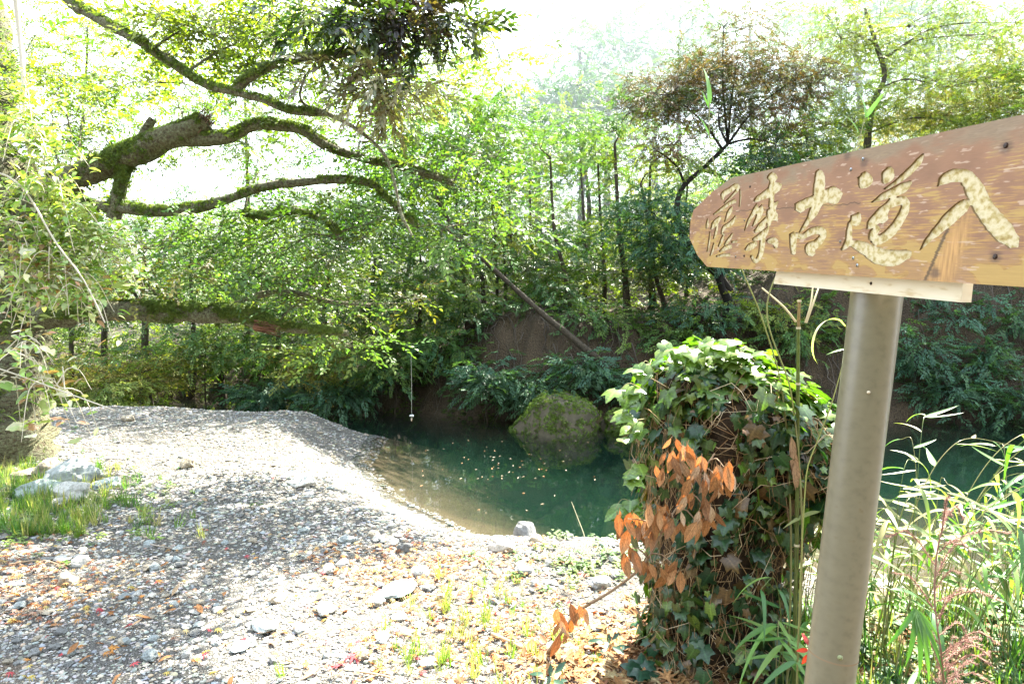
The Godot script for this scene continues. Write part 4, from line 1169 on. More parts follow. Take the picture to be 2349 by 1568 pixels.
func build_sign() -> void:
	bo = P(1650, 613.3, 2.197)
	bs = (P(2349, 658, 1.107) - bo).normalized()
	var up := P(1650, 413.7, 2.197) - bo
	bt = (up - bs * up.dot(bs)).normalized()
	bn = bs.cross(bt)
	if bn.dot(cam_p - bo) < 0: bn = -bn
	var frame := Transform3D(Basis(bs, bt, bn), bo)
	var top := board_point(2349, 262).y
	var foot := P(1903, 1568, 1.685)
	var head := P(2010, 690, 1.625)
	var axis := (head - foot).normalized()
	foot -= axis * (foot.y + 0.25) / axis.y
	var base := Vector3(foot.x, 0, foot.z)
	var t := thing("trail_sign", "weathered wooden arrow sign with carved cream characters on a tan pipe post", "sign", base)
	var inv := Transform3D(Basis(), -base)
	# post
	var pm := mat(L(0.148, 0.126, 0.077), 0.34, 0.55)
	triplanar(pm, noise_tex(0.03, [[0.0, Color(0.84, 0.84, 0.82)], [0.4, Color(0.96, 0.96, 0.95)], [0.75, Color(1, 1, 1)], [1.0, Color(0.92, 0.87, 0.78)]], 71, 5), Vector3(2, 2, 2), true, 0.1)
	var mb := MB.new()
	var hp := head + axis * 0.16
	var ps := PackedVector3Array()
	for k in 9: ps.append(foot.lerp(hp, k / 8.0))
	tube(mb, ps, 0.0565, 0.0565, 40)
	var post := part("post", mb.commit(pm), t, inv)
	mb = MB.new()
	var jp := P(1905, 1497, 1.68)
	jp = foot + axis * (jp - foot).dot(axis)
	tube(mb, PackedVector3Array([jp - axis * 0.0018, jp + axis * 0.0018]), 0.0572, 0.0572, 40, 0.0)
	part("joint_seam", mb.commit(mat(L(0.22, 0.15, 0.09), 0.8)), post)
	var side := (cam_p - jp); side.y = 0; side = side.normalized()
	for q in [[jp + axis * 0.02, 0.0075, 0.25, Color(0.24, 0.25, 0.12)], [foot + axis * ((P(1975, 890, 1.65) - foot).dot(axis)), 0.0045, 0.1, Color(0.62, 0.52, 0.36)]]:
		mb = MB.new()
		var d: Vector3 = side.rotated(axis, q[2])
		tube(mb, PackedVector3Array([q[0] + d * 0.054, q[0] + d * 0.0585, q[0] + d * 0.0595]), q[1], q[1] * 0.6, 10, 0.0)
		part("rivet", mb.commit(mat(q[3].linear_to_srgb(), 0.6)), post)
	# lettering: strokes of the six-character place name, as they are cut into the board
	var za := [2700.0, 600.0, 0.3507]
	var zb := [3300.0, 500.0, 0.4784]
	var glyphs := [
		[za, [[[540, 560, 14], [555, 500, 26], [625, 455, 24], [695, 410, 26], [715, 440, 16], [640, 530, 12], [560, 605, 8]], [[690, 575, 20], [600, 620, 17], [440, 735, 9]], [[742, 450, 8], [745, 540, 10], [735, 645, 8]], [[650, 650, 14], [620, 705, 22], [568, 815, 8]], [[512, 768, 18], [455, 835, 28], [412, 900, 11]], [[692, 750, 10], [640, 830, 22], [560, 880, 18], [530, 960, 9]], [[482, 850, 12], [465, 940, 15], [440, 1010, 8]], [[400, 930, 7], [390, 1040, 11], [370, 1160, 9]], [[560, 950, 10], [530, 1030, 15], [498, 1100, 9]], [[655, 950, 10], [605, 1030, 18], [565, 1080, 10]], [[640, 1095, 20], [580, 1112, 22], [510, 1155, 11]], [[625, 1195, 17], [560, 1197, 15], [470, 1212, 9]], [[705, 1040, 12], [645, 1048, 12]], [[372, 785, 8], [366, 850, 14], [358, 895, 7]], [[445, 1060, 9], [425, 1150, 13], [400, 1205, 7]]]],
		[za, [[[1110, 270, 32], [1110, 312, 52], [1108, 370, 28], [1095, 470, 38], [1100, 560, 26], [1090, 650, 24]], [[1205, 400, 26], [1150, 425, 46], [1060, 490, 40], [960, 545, 28], [905, 580, 14]], [[932, 610, 8], [915, 680, 26], [850, 790, 18], [790, 920, 5]], [[990, 620, 6], [970, 700, 34], [930, 800, 22], [880, 870, 6]], [[1172, 585, 12], [1115, 655, 32], [1100, 740, 52], [1075, 810, 26], [1055, 890, 9]], [[1060, 690, 26], [1120, 745, 44], [1165, 800, 14]], [[1040, 770, 14], [980, 870, 34], [910, 930, 18]], [[1065, 880, 14], [1000, 965, 34], [890, 1022, 16]], [[925, 1060, 24], [860, 1100, 32], [800, 1135, 12]], [[1005, 960, 26], [992, 1080, 28], [972, 1190, 25], [920, 1265, 20], [868, 1205, 15]], [[1050, 1035, 20], [1130, 1042, 38], [1150, 1112, 18]]]],
		[za, [[[1640, 240, 34], [1650, 330, 52], [1640, 440, 55], [1630, 560, 56], [1590, 680, 44], [1500, 830, 24], [1415, 945, 8]], [[1395, 665, 52], [1500, 605, 46], [1600, 570, 48], [1700, 530, 58], [1810, 512, 84], [1880, 500, 50]], [[1350, 955, 38], [1345, 1050, 34], [1350, 1180, 24]], [[1380, 960, 24], [1450, 985, 24], [1560, 925, 34], [1660, 920, 40], [1680, 985, 34], [1620, 1060, 36], [1545, 1120, 58], [1560, 1190, 36]]]],
		[zb, [[[337, 405, 30], [333, 460, 56], [298, 515, 24]], [[547, 362, 26], [525, 420, 46], [490, 478, 20]], [[825, 240, 9], [770, 320, 25], [680, 410, 24], [560, 500, 13], [495, 535, 6]], [[722, 475, 13], [640, 530, 35], [520, 580, 27], [390, 645, 5]], [[605, 555, 12], [540, 650, 22], [470, 740, 40], [400, 810, 35], [350, 868, 8]], [[520, 690, 14], [600, 640, 28], [660, 632, 30], [670, 690, 32], [630, 780, 32], [560, 880, 34], [470, 950, 32], [400, 975, 28]], [[395, 960, 28], [405, 905, 30], [440, 855, 26]], [[455, 760, 40], [500, 775, 46]], [[287, 738, 15], [255, 790, 42], [208, 822, 16]], [[207, 815, 15], [200, 900, 23], [190, 980, 26], [138, 1042, 10]], [[215, 985, 22], [330, 1030, 44], [440, 1090, 58], [560, 1110, 56], [680, 1080, 34], [722, 1060, 10]]]],
		[zb, [[[940, 512, 5], [1010, 445, 38], [1120, 420, 46], [1200, 460, 60], [1260, 560, 70], [1320, 680, 70], [1400, 790, 76], [1490, 890, 76], [1570, 970, 54], [1612, 1015, 12]], [[1205, 640, 24], [1140, 690, 44], [1040, 780, 46], [940, 880, 34], [860, 960, 20], [795, 1045, 4]]]],
	]
	var outline := PackedVector2Array()
	for q in [[1681, 397], [1636, 438], [1591, 482], [1582, 515], [1582, 546], [1600, 585], [1622, 611]]: outline.append(board_point(q[0], q[1]))
	outline[0].y = top
	outline[6].y = 0.0
	outline.append_array(PackedVector2Array([Vector2(1.40, 0.0), Vector2(1.40, top)]))
	var strokes := []
	var boxes := []
	var owner_ := []
	for g in glyphs.size():
		for st in glyphs[g][1]:
			var o := stroke_outline(st, glyphs[g][0])
			if o.size() < 3: continue
			strokes.append(o)
			boxes.append(bbox(o))
			owner_.append(g)
	var faces := []
	var cell := 0.02
	var fm := MB.new()
	var floors := {}
	for ix in 86:
		for iy in 16:
			var c := Rect2(-0.25 + ix * cell, -0.01 + iy * cell, cell, cell)
			var fo := []
			var fl := []
			cut_cell(c, outline, strokes, boxes, fo, fl)
			for p in fo: flat_piece(fm, p, 0.0)
			if fl:
				var mid := c.get_center()
				var g := 0
				var bd := 1e9
				for k in strokes.size():
					var dd: float = boxes[k].get_center().distance_to(mid) - boxes[k].size.length() * 0.3
					if dd < bd:
						bd = dd
						g = owner_[k]
				if not floors.has(g): floors[g] = MB.new()
				for p in fl: flat_piece(floors[g], p, -CUT)
	# sides and back of the plank
	var m := outline.size()
	for k in m:
		var p := outline[k]
		var q := outline[(k + 1) % m]
		var nn := Vector3((q - p).y, -(q - p).x, 0).normalized()
		var a := fm.vert(Vector3(p.x, p.y, 0), nn, Color.WHITE, Vector2(0.02, 0.05))
		fm.vert(Vector3(q.x, q.y, 0), nn, Color.WHITE, Vector2(0.9, 0.05))
		fm.vert(Vector3(q.x, q.y, -THICK), nn, Color.WHITE, Vector2(0.9, 0.09))
		fm.vert(Vector3(p.x, p.y, -THICK), nn, Color.WHITE, Vector2(0.02, 0.09))
		fm.quad(a, a + 1, a + 2, a + 3)
	flat_piece(fm, outline, -THICK, true)
	var bm := mat(Color.WHITE, 0.62, 0.4)
	bm.albedo_texture = board_texture()
	bm.heightmap_enabled = true
	bm.heightmap_texture = bm.albedo_texture
	bm.heightmap_scale = 0.06
	var local := Transform3D(Basis(), -base) * frame
	var board := part("board", fm.commit(bm), t, local)
	var cm := mat(Color.WHITE, 0.8, 0.3)
	cm.albedo_texture = noise_tex(0.025, [[0.0, L(0.22, 0.14, 0.045)], [0.3, L(0.38, 0.3, 0.13)], [0.45, L(0.46, 0.375, 0.21)], [0.62, L(0.53, 0.45, 0.29)], [1.0, L(0.4, 0.33, 0.17)]], 81, 5)
	cm.uv1_scale = Vector3(7, 1.4, 1)
	cm.heightmap_enabled = true
	cm.heightmap_texture = cm.albedo_texture
	cm.heightmap_scale = 0.06
	var walls := {}
	for k in strokes.size():
		var o: PackedVector2Array = strokes[k]
		var g: int = owner_[k]
		if not walls.has(g): walls[g] = MB.new()
		for i in o.size():
			var p := o[i]
			var q := o[(i + 1) % o.size()]
			var n := maxi(1, int(p.distance_to(q) / 0.004))
			for j in n:
				var a := p.lerp(q, float(j) / n)
				var b := p.lerp(q, float(j + 1) / n)
				var inside := false
				for k2 in strokes.size():
					if k2 != k and boxes[k2].has_point(a) and Geometry2D.is_point_in_polygon((a + b) * 0.5, strokes[k2]): inside = true
				if inside: continue
				walls[g].flat([Vector3(a.x, a.y, 0), Vector3(b.x, b.y, 0), Vector3(b.x, b.y, -CUT - 0.0002), Vector3(a.x, a.y, -CUT - 0.0002)])
	var wm := mat(L(0.2, 0.13, 0.06), 0.85)
	for g in floors:
		var mesh: ArrayMesh = floors[g].commit(cm)
		if walls.has(g): walls[g].surface(mesh, wm)
		part("carved_character", mesh, board)
	# screws and old nails
	for q in [[1268, 397, 1], [1187, 467, 1], [507, 583, 0], [470, 810, 2], [410, 1053, 2], [467, 1048, 0], [1115, 952, 2], [1203, 1063, 1], [1230, 1112, 1], [2230, 305, 3], [2158, 1053, 3]]:
		var p := board_point((2700.0 + q[0] * 0.5943) * 2349.0 / 4096.0, (400.0 + q[1] * 0.5943) * 2349.0 / 4096.0)
		screw(board, Transform3D(Basis(), Vector3(p.x, p.y, 0.0)), q[2])
	# pale batten behind the lower edge
	var s0 := board_point(1757, 640).x
	var s1 := board_point(2172, 680).x
	mb = MB.new()
	var z0 := -THICK - 0.001
	var z1 := z0 - 0.022
	var lo := -0.037
	var hi := 0.06
	var cn := [Vector3(s0 - 0.012, lo, z0), Vector3(s1, lo, z0), Vector3(s1, hi, z0), Vector3(s0 + 0.02, hi, z0), Vector3(s0 - 0.012, lo, z1), Vector3(s1, lo, z1), Vector3(s1, hi, z1), Vector3(s0 + 0.02, hi, z1)]
	for f in [[3, 2, 1, 0], [4, 5, 6, 7], [0, 1, 5, 4], [2, 3, 7, 6], [1, 2, 6, 5], [3, 0, 4, 7]]: mb.flat(f.map(func(i): return cn[i]))
	var wm2 := mat(L(0.7, 0.62, 0.48), 0.6, 0.4)
	triplanar(wm2, noise_tex(0.02, [[0.0, Color(0.86, 0.8, 0.7)], [0.3, Color(0.98, 0.97, 0.94)], [1.0, Color(1, 1, 1)]], 91, 5, 256), Vector3(2, 9, 2), false, 0.05)
	var batten := part("batten", mb.commit(wm2), t, local)
	var sp := board_point((2700.0 + 1237 * 0.5943) * 2349.0 / 4096.0, (400.0 + 1222 * 0.5943) * 2349.0 / 4096.0)
	screw(batten, Transform3D(Basis(), Vector3(sp.x, -0.015, z0)), 0)

func screw(parent: Node3D, xf: Transform3D, kind: int) -> void:
	var mb := MB.new()
	var r: float = [0.0042, 0.0048, 0.0042, 0.0055][kind]
	tube(mb, PackedVector3Array([Vector3(0, 0, -0.003), Vector3(0, 0, 0.0008), Vector3(0, 0, 0.0016)]), r, r * 0.72, 14, 0.0)
	var m := mat(L(0.62, 0.66, 0.7), 0.3, 0.6) if kind == 1 else mat(L(0.06, 0.035, 0.025), 0.7)
	m.metallic = 0.8 if kind == 1 else 0.2
	if kind == 2: m.albedo_color = L(0.3, 0.25, 0.19)
	var o := part("screw", mb.commit(m), parent, xf)
	mb = MB.new()
	for k in 2:
		var a := 0.4 + k * PI / 2
		var x := Vector3(cos(a), sin(a), 0) * r * 0.55
		var y := Vector3(-sin(a), cos(a), 0) * r * 0.13
		var z := Vector3(0, 0, 0.0018 + 0.0001 * k)
		mb.flat([x + y + z, x - y + z, -x - y + z, -x + y + z])
	part("slot", mb.commit(mat(L(0.05, 0.04, 0.035), 0.8)), o)

# ------------------------------------------------------------------ the ivy-grown stump
const STUMP := [[0.33, 0.0], [0.28, 0.18], [0.27, 0.42], [0.31, 0.7], [0.37, 0.95], [0.385, 1.1], [0.33, 1.23], [0.2, 1.31], [0.01, 1.34]]
var stump_at: Vector3
func stump_surface(a: float, f: float) -> Vector3:
	var k := f * (STUMP.size() - 1)
	var i := mini(int(k), STUMP.size() - 2)
	var r := lerpf(STUMP[i][0], STUMP[i + 1][0], k - i)
	var y := lerpf(STUMP[i][1], STUMP[i + 1][1], k - i)
	r *= 1.0 + 0.3 * fn.get_noise_3d(cos(a) * 40, y * 50, sin(a) * 40) + 0.16 * fn.get_noise_3d(cos(a) * 110, y * 130, sin(a) * 110)
	var p := Vector3(cos(a) * r, y, sin(a) * r)
	p.x *= 1.0 + 0.3 * smoothstep(0.45, 1.0, y) * smoothstep(-0.1, 0.2, p.x)
	p.x += 0.08 * smoothstep(0.5, 1.2, y)
	p.y -= (maxf(0.0, p.x) * 0.42 - maxf(0.0, -p.x) * 0.2) * smoothstep(0.6, 1.25, y)
	return p

func stump_normal(a: float, f: float) -> Vector3:
	var d1 := stump_surface(a + 0.05, f) - stump_surface(a - 0.05, f)
	var d2 := stump_surface(a, minf(f + 0.03, 1)) - stump_surface(a, maxf(f - 0.03, 0))
	return d2.cross(d1).normalized()

func build_stump() -> void:
	stump_at = at_ground(0.93, 3.0)
	var t := thing("ivy_stump", "tall tree stump overgrown with ivy, dead roots and dry vines", "stump", stump_at)
	var mb := MB.new()
	for j in 25:
		for k in 40:
			var p := stump_surface(TAU * k / 40, j / 24.0) * Vector3(0.93, 1, 0.93)
			if j == 0: p.y = -0.1
			mb.vert(p, Vector3.UP, Color(0.14, 0.085, 0.045))
	for j in 24:
		for k in 40:
			var a := j * 40 + k
			var b := j * 40 + (k + 1) % 40
			mb.quad(a, b, b + 40, a + 40)
	mb.smooth()
	part("trunk", mb.commit(M.darkbark), t)
	# dead vine stems and roots that clasp it
	mb = MB.new()
	for k in 420:
		var a := rr(0, TAU)
		var f := rr(0.05, 0.95)
		var da := rr(-0.12, 0.12)
		var df := rr(-0.05, 0.02)
		if rng.randf() < 0.4: df *= 0.2; da *= 2.0
		var ps := PackedVector3Array()
		for j in 9:
			var ff2 := clampf(f + df * j, 0.01, 0.98)
			ps.append(stump_surface(a + da * j, ff2) + stump_normal(a + da * j, ff2) * (rr(0.0, 0.03) + 0.05 * sin(j * PI / 8.0) * float(k % 3 == 0)))
			da += rr(-0.04, 0.04)
			df += rr(-0.012, 0.012)
		var c: Color = [Color(0.3, 0.19, 0.09), Color(0.38, 0.27, 0.15), Color(0.2, 0.11, 0.05), Color(0.5, 0.4, 0.26)][rng.randi() % 4]
		tube(mb, ps, rr(0.001, 0.0024), 0.0008, 4, 0.0, c)
	part("dry_vines", mb.commit(M.twig), t, Transform3D(), true)
	# brush of fine dead roots down the sides
	mb = MB.new()
	for k in 900:
		var a: float = rr(2.2, 3.6) if k % 2 == 0 else rr(-0.6, 3.6)
		var f := rr(0.1, 0.75)
		var p := stump_surface(a, f) + stump_normal(a, f) * rr(0.0, 0.02)
		var n := stump_normal(a, f)
		var d := Vector3(rr(-0.3, 0.3), -1, rr(-0.3, 0.3)) + n * rr(-0.1, 0.35)
		var l := rr(0.06, 0.2)
		tube(mb, PackedVector3Array([p, p + d * l * 0.5 + rdir() * 0.01, p + d * l + rdir() * 0.02]), 0.0013, 0.0006, 3, 0.0, Color(0.36, 0.22, 0.1) * rr(0.6, 1.3))
	part("root_hairs", mb.commit(M.twig), t, Transform3D(), true)
	# ivy: the largest leaves singly, the rest as one mass
	var spots := []
	for k in 5200:
		var a := rr(0, TAU)
		var f := pow(rng.randf(), 0.8)
		var q := stump_surface(a, f)
		var bare := fn.get_noise_2d(a * 60 + 20, f * 160) + (0.08 if (a > 1.5 and a < 3.4 and f > 0.25 and f < 0.75) else 0.0)
		if bare > 0.2 and rng.randf() < 0.65: continue
		spots.append([a, f, q])
	var xf := []
	var cs := []
	var big := 0
	for s in spots:
		var a: float = s[0]
		var f: float = s[1]
		var n := stump_normal(a, f)
		var p: Vector3 = s[2] + n * (rr(0.0, 0.06) + (0.06 * rng.randf() if rng.randf() < 0.25 else 0.0))
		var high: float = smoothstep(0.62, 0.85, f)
		var young_or_sunlit := rng.randf() < high * 0.75 or (n.x < -0.6 and f > 0.55 and rng.randf() < 0.5) or (n.x > 0.35 and f > 0.4 and rng.randf() < 0.55) or rng.randf() < 0.1  # lime tone mixes fresh growth with sunlight painted on top and sides
		var size := lerpf(0.018, 0.066, pow(rng.randf(), 1.4)) * (1.15 if young_or_sunlit else 1.0)
		var c: Color = [Color(0.16, 0.26, 0.045), Color(0.2, 0.3, 0.06), Color(0.13, 0.22, 0.05)][rng.randi() % 3] if young_or_sunlit else [Color(0.04, 0.1, 0.042), Color(0.055, 0.13, 0.05), Color(0.045, 0.11, 0.055), Color(0.08, 0.15, 0.05), Color(0.09, 0.15, 0.045), Color(0.04, 0.1, 0.055), Color(0.07, 0.13, 0.05), Color(0.2, 0.12, 0.05)][rng.randi() % 8]
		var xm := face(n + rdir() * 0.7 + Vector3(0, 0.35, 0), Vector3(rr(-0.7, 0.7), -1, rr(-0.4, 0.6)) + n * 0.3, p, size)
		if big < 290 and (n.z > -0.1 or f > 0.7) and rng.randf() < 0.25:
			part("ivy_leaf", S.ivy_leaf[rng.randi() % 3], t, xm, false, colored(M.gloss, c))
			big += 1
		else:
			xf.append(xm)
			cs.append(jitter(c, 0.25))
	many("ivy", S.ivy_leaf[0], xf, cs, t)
	# long young shoots on the lit side and the top, leaf colour lightened for sunlight
	for q in [[1425, 960, 1450, 900], [1440, 1000, 1480, 960], [1420, 900, 1470, 890], [1470, 840, 1500, 850], [1520, 790, 1560, 830], [1620, 770, 1620, 830], [1680, 775, 1680, 830], [1560, 800, 1570, 850], [1440, 1090, 1480, 1060], [1410, 1170, 1450, 1150], [1650, 790, 1640, 840], [1700, 800, 1690, 840], [1600, 800, 1600, 850]]:
		var p0 := P(q[2], q[3], 2.82) - stump_at
		var p1 := P(q[0], q[1], 2.75) - stump_at
		mb = MB.new()
		tube(mb, spline([p0, p0.lerp(p1, 0.6) + Vector3(0, 0.03, 0), p1], 0.02), 0.002, 0.001, 4, 0.0, Color(0.25, 0.22, 0.1))
		var sh := part("shoot", mb.commit(M.twig), t)
		for k in 5:
			var p := p0.lerp(p1, rr(0.2, 1.1)) + rdir() * 0.02
			part("ivy_leaf", S.ivy_leaf[2 if k % 2 == 0 else 1], sh, face(Vector3(rr(-0.6, 0.3), 1, rr(0.0, 0.9)), Vector3(rr(-1, 0.4), rr(-0.8, 0.2), rr(0, 0.6)), p, rr(0.045, 0.075)), false, colored(M.gloss, [Color(0.2, 0.32, 0.07), Color(0.24, 0.36, 0.08), Color(0.16, 0.28, 0.07)][rng.randi() % 3]))
	# the broken branch with dead leaves that leans on it
	var foot := ground_under(1255, 1500)
	var stem := spline([foot, P(1330, 1400, 2.62), P(1410, 1350, 2.55), P(1480, 1290, 2.5), P(1530, 1200, 2.5), P(1590, 1110, 2.52), P(1640, 1040, 2.55)], 0.03)
	var br := thing("dead_branch", "broken branch with clusters of large dry orange brown leaves leaning on the stump", "branch", foot)
	mb = MB.new()
	tube(mb, stem, 0.009, 0.003, 7, 0.3, Color(0.2, 0.13, 0.075))
	part("stem", mb.commit(M.twig), br, Transform3D(Basis(), -foot))
	var tan_ := [Color(0.5, 0.27, 0.12), Color(0.42, 0.22, 0.095), Color(0.54, 0.34, 0.18), Color(0.33, 0.18, 0.09), Color(0.56, 0.42, 0.28)]
	for q in [[1585, 1080, 9, 45], [1640, 1120, 12, 40], [1660, 1100, 6, 30], [1590, 1150, 8, 40], [1530, 1090, 6, 40], [1510, 1200, 10, 40], [1545, 1220, 5, 30], [1440, 1220, 9, 40], [1480, 1240, 5, 35], [1495, 1320, 5, 30], [1545, 1330, 6, 28], [1440, 1290, 4, 30], [1620, 1200, 5, 30], [1310, 1440, 7, 45], [1290, 1470, 4, 40], [1560, 1050, 5, 30], [1600, 1230, 3, 25]]:
		var c := P(q[0], q[1] - 30, 2.47)
		var nearest := stem[0]
		for p in stem:
			if p.distance_to(c) < nearest.distance_to(c): nearest = p
		mb = MB.new()
		tube(mb, spline([nearest, nearest.lerp(c, 0.5) + Vector3(0, 0.02, 0), c], 0.03), 0.0035, 0.0018, 5, 0.0, Color(0.2, 0.13, 0.075))
		var tw := part("twig", mb.commit(M.twig), br, Transform3D(Basis(), -foot))
		for k in int(q[2] * 1.4):
			var p := P(q[0] + rr(-q[3], q[3]) * 0.7, q[1] - 30 + rr(-q[3], q[3]) * 0.6, 2.46 + rr(-0.05, 0.05))
			var xm := face(Vector3(rr(-0.8, 0.8), rr(-0.2, 0.4), 1), Vector3(rr(-0.6, 0.6), -1, rr(-0.3, 0.4)), p, rr(0.05, 0.095))
			part("dead_leaf", S.oval_leaf[rng.randi() % 4], tw, xm, false, colored(M.dry, tan_[rng.randi() % 5]))

# ------------------------------------------------------------------ bamboo and grasses beside the sign
func blade_part(t: Node3D, base: Vector3, p: Vector3, dir: Vector3, up: Vector3, length: float, kind: int, c: Color) -> void:
	part("leaf", S.blade[kind], t, face(up, dir, p - base, length), false, colored(M.blade, c))

func cane(mb: MB, pts: Array, r0: float, r1: float, c: Color, step := 0.05) -> PackedVector3Array:
	var sp := spline(pts, step)
	tube(mb, sp, r0, r1, 8, 0.0, c)
	return sp

func build_bamboo() -> void:
	var g1 := Color(0.09, 0.19, 0.045)
	var g2 := Color(0.14, 0.26, 0.06)
	var straw := Color(0.42, 0.35, 0.2)
	# the cut green culm
	var d := 2.62
	var foot := P(1828, 1400, 2.6)
	foot.y = ground(foot.x, foot.z)
	var t := thing("bamboo_culm", "upright green bamboo culm, cut off below the sign board, with dry sheaths", "bamboo", foot)
	var inv := Transform3D(Basis(), -foot)
	var marks := [foot, P(1828, 1250, d), P(1830, 1070, d), P(1831, 880, d), P(1832, 752, d), P(1834, 690, d)]
	for k in 5:
		var mb := MB.new()
		var c: Color = Color(0.16, 0.2, 0.05) * rr(0.85, 1.15) if k < 4 else Color(0.36, 0.25, 0.12)
		cane(mb, [marks[k], marks[k].lerp(marks[k + 1], 0.5), marks[k + 1]], 0.0092 - 0.0006 * k, 0.0088 - 0.0006 * k, c)
		part("culm_section", mb.commit(M.gloss), t, inv)
		mb = MB.new()
		var p: Vector3 = marks[k + 1]
		tube(mb, PackedVector3Array([p - Vector3(0, 0.004, 0), p, p + Vector3(0, 0.004, 0)]), 0.0105 - 0.0006 * k, 0.0102 - 0.0006 * k, 10, 0.0, Color(0.4, 0.35, 0.22))
		part("node_ring", mb.commit(M.twig), t, inv)
	for q in [[1850, 740, 1868, 690, 1880, 655], [1848, 740, 1860, 700, 1866, 650], [1826, 738, 1800, 705, 1748, 660]]:
		var mb := MB.new()
		cane(mb, [P(q[0], q[1], d), P(q[2], q[3], d), P(q[4], q[5], d + 0.05)], 0.0045, 0.003, straw)
		part("branch", mb.commit(M.twig), t, inv)
	var mb2 := MB.new()
	for k in 3:
		var a := P(1815 + k * 4, 1000 + k * 30, d - 0.02)
		leaf(mb2, face(Vector3(rr(-0.6, 0.2), 0, 1), Vector3(0.12, -1, 0.05), a - foot), 0.16 - 0.02 * k, 0.03, 6, 0.6, 0.1, 0.3, Color(0.5, 0.33, 0.2))
	part("dry_sheath", mb2.commit(M.dry), t)
	# slender green shoots that rise behind the board
	for s in [["slender bamboo shoot with a folded leaf, rising behind the board's pointed end", [P(1815, 1250, 2.66), P(1795, 900, 2.66), P(1745, 720, 2.66), P(1700, 610, 2.66), P(1650, 430, 2.68), P(1628, 310, 2.7), P(1628, 230, 2.7)],
				[[1626, 245, 1650, 130, 0.0], [1628, 250, 1612, 208, 0.4], [1627, 255, 1662, 252, 0.3], [1628, 315, 1606, 262, 0.2]]],
			["slender bamboo shoot with a forked tip, rising above the board", [P(1840, 1200, 2.6), P(1815, 900, 2.62), P(1760, 700, 2.64), P(1850, 520, 2.68), P(1966, 330, 2.72), P(1985, 268, 2.74)],
				[[1985, 270, 2055, 205, 0.5], [1985, 268, 2020, 185, 0.2], [1970, 305, 1962, 250, 0.1], [1986, 262, 2010, 272, 0.3]]]]:
		var b: Vector3 = s[1][0]
		b.y = ground(b.x, b.z)
		var o := thing("bamboo_shoot", s[0], "bamboo", b, "slender bamboo shoots behind the sign")
		var mb := MB.new()
		var pts := [b]
		pts.append_array(s[1])
		cane(mb, pts, 0.005, 0.0018, Color(0.38, 0.36, 0.15))
		part("stem", mb.commit(M.gloss), o, Transform3D(Basis(), -b))
		for l in s[2]:
			var p0 := P(l[0], l[1], 2.72)
			var p1 := P(l[2], l[3], 2.72)
			blade_part(o, b, p0, p1 - p0, Vector3(0.5, 0.3, 1) + rdir() * 0.2, p0.distance_to(p1) * 1.05, 0 if l[4] < 0.35 else 3, g2)
	# thin dry cane and a curled straw leaf in front of the post
	var b2 := P(1840, 1150, 2.3)
	b2.y = ground(b2.x, b2.z)
	var dc := thing("dry_cane", "thin yellow dry cane with a long leaf curled into a hoop beside the post", "cane", b2)
	var mb3 := MB.new()
	var sp := cane(mb3, [b2, P(1850, 1090, 2.3), P(1880, 1000, 2.28), P(1910, 920, 2.25), P(1945, 780, 2.25), P(1940, 745, 2.25)], 0.004, 0.0015, Color(0.42, 0.4, 0.17))
	part("stem", mb3.commit(M.gloss), dc, Transform3D(Basis(), -b2))
	mb3 = MB.new()
	var hoop := spline([P(1940, 748, 2.25), P(1925, 733, 2.24), P(1900, 733, 2.24), P(1875, 755, 2.23), P(1864, 795, 2.23), P(1872, 828, 2.23), P(1896, 852, 2.23)], 0.012)
	for k in hoop.size():
		var f := float(k) / (hoop.size() - 1)
		var w := 0.007 * sin(clampf(f * 1.1 + 0.08, 0, 1) * PI)
		var across := Vector3(0.3, 0.35, 0.9).normalized() * w
		mb3.vert(hoop[k] - across - b2, Vector3(-0.5, 0.5, 0.7).normalized(), Color(0.62, 0.56, 0.4))
		mb3.vert(hoop[k] + across - b2, Vector3(-0.5, 0.5, 0.7).normalized(), Color(0.62, 0.56, 0.4))
		if k > 0: mb3.quad(2 * k - 2, 2 * k - 1, 2 * k + 1, 2 * k)
	mb3.smooth()
	part("curled_leaf", mb3.commit(M.blade), dc)
	blade_part(dc, b2, P(1942, 800, 2.25), Vector3(-1, 0.05, 0.2), Vector3(0, 1, 0.6), 0.07, 0, g2)
	# dwarf bamboo, in clumps: [ground u, v, depth, shoots, height, lean x, lean z, label, colours]
	var lush := [g1, g2, Color(0.07, 0.16, 0.05), Color(0.2, 0.3, 0.09)]
	var dull := [Color(0.2, 0.24, 0.09), Color(0.38, 0.33, 0.19), g1, Color(0.26, 0.27, 0.11)]
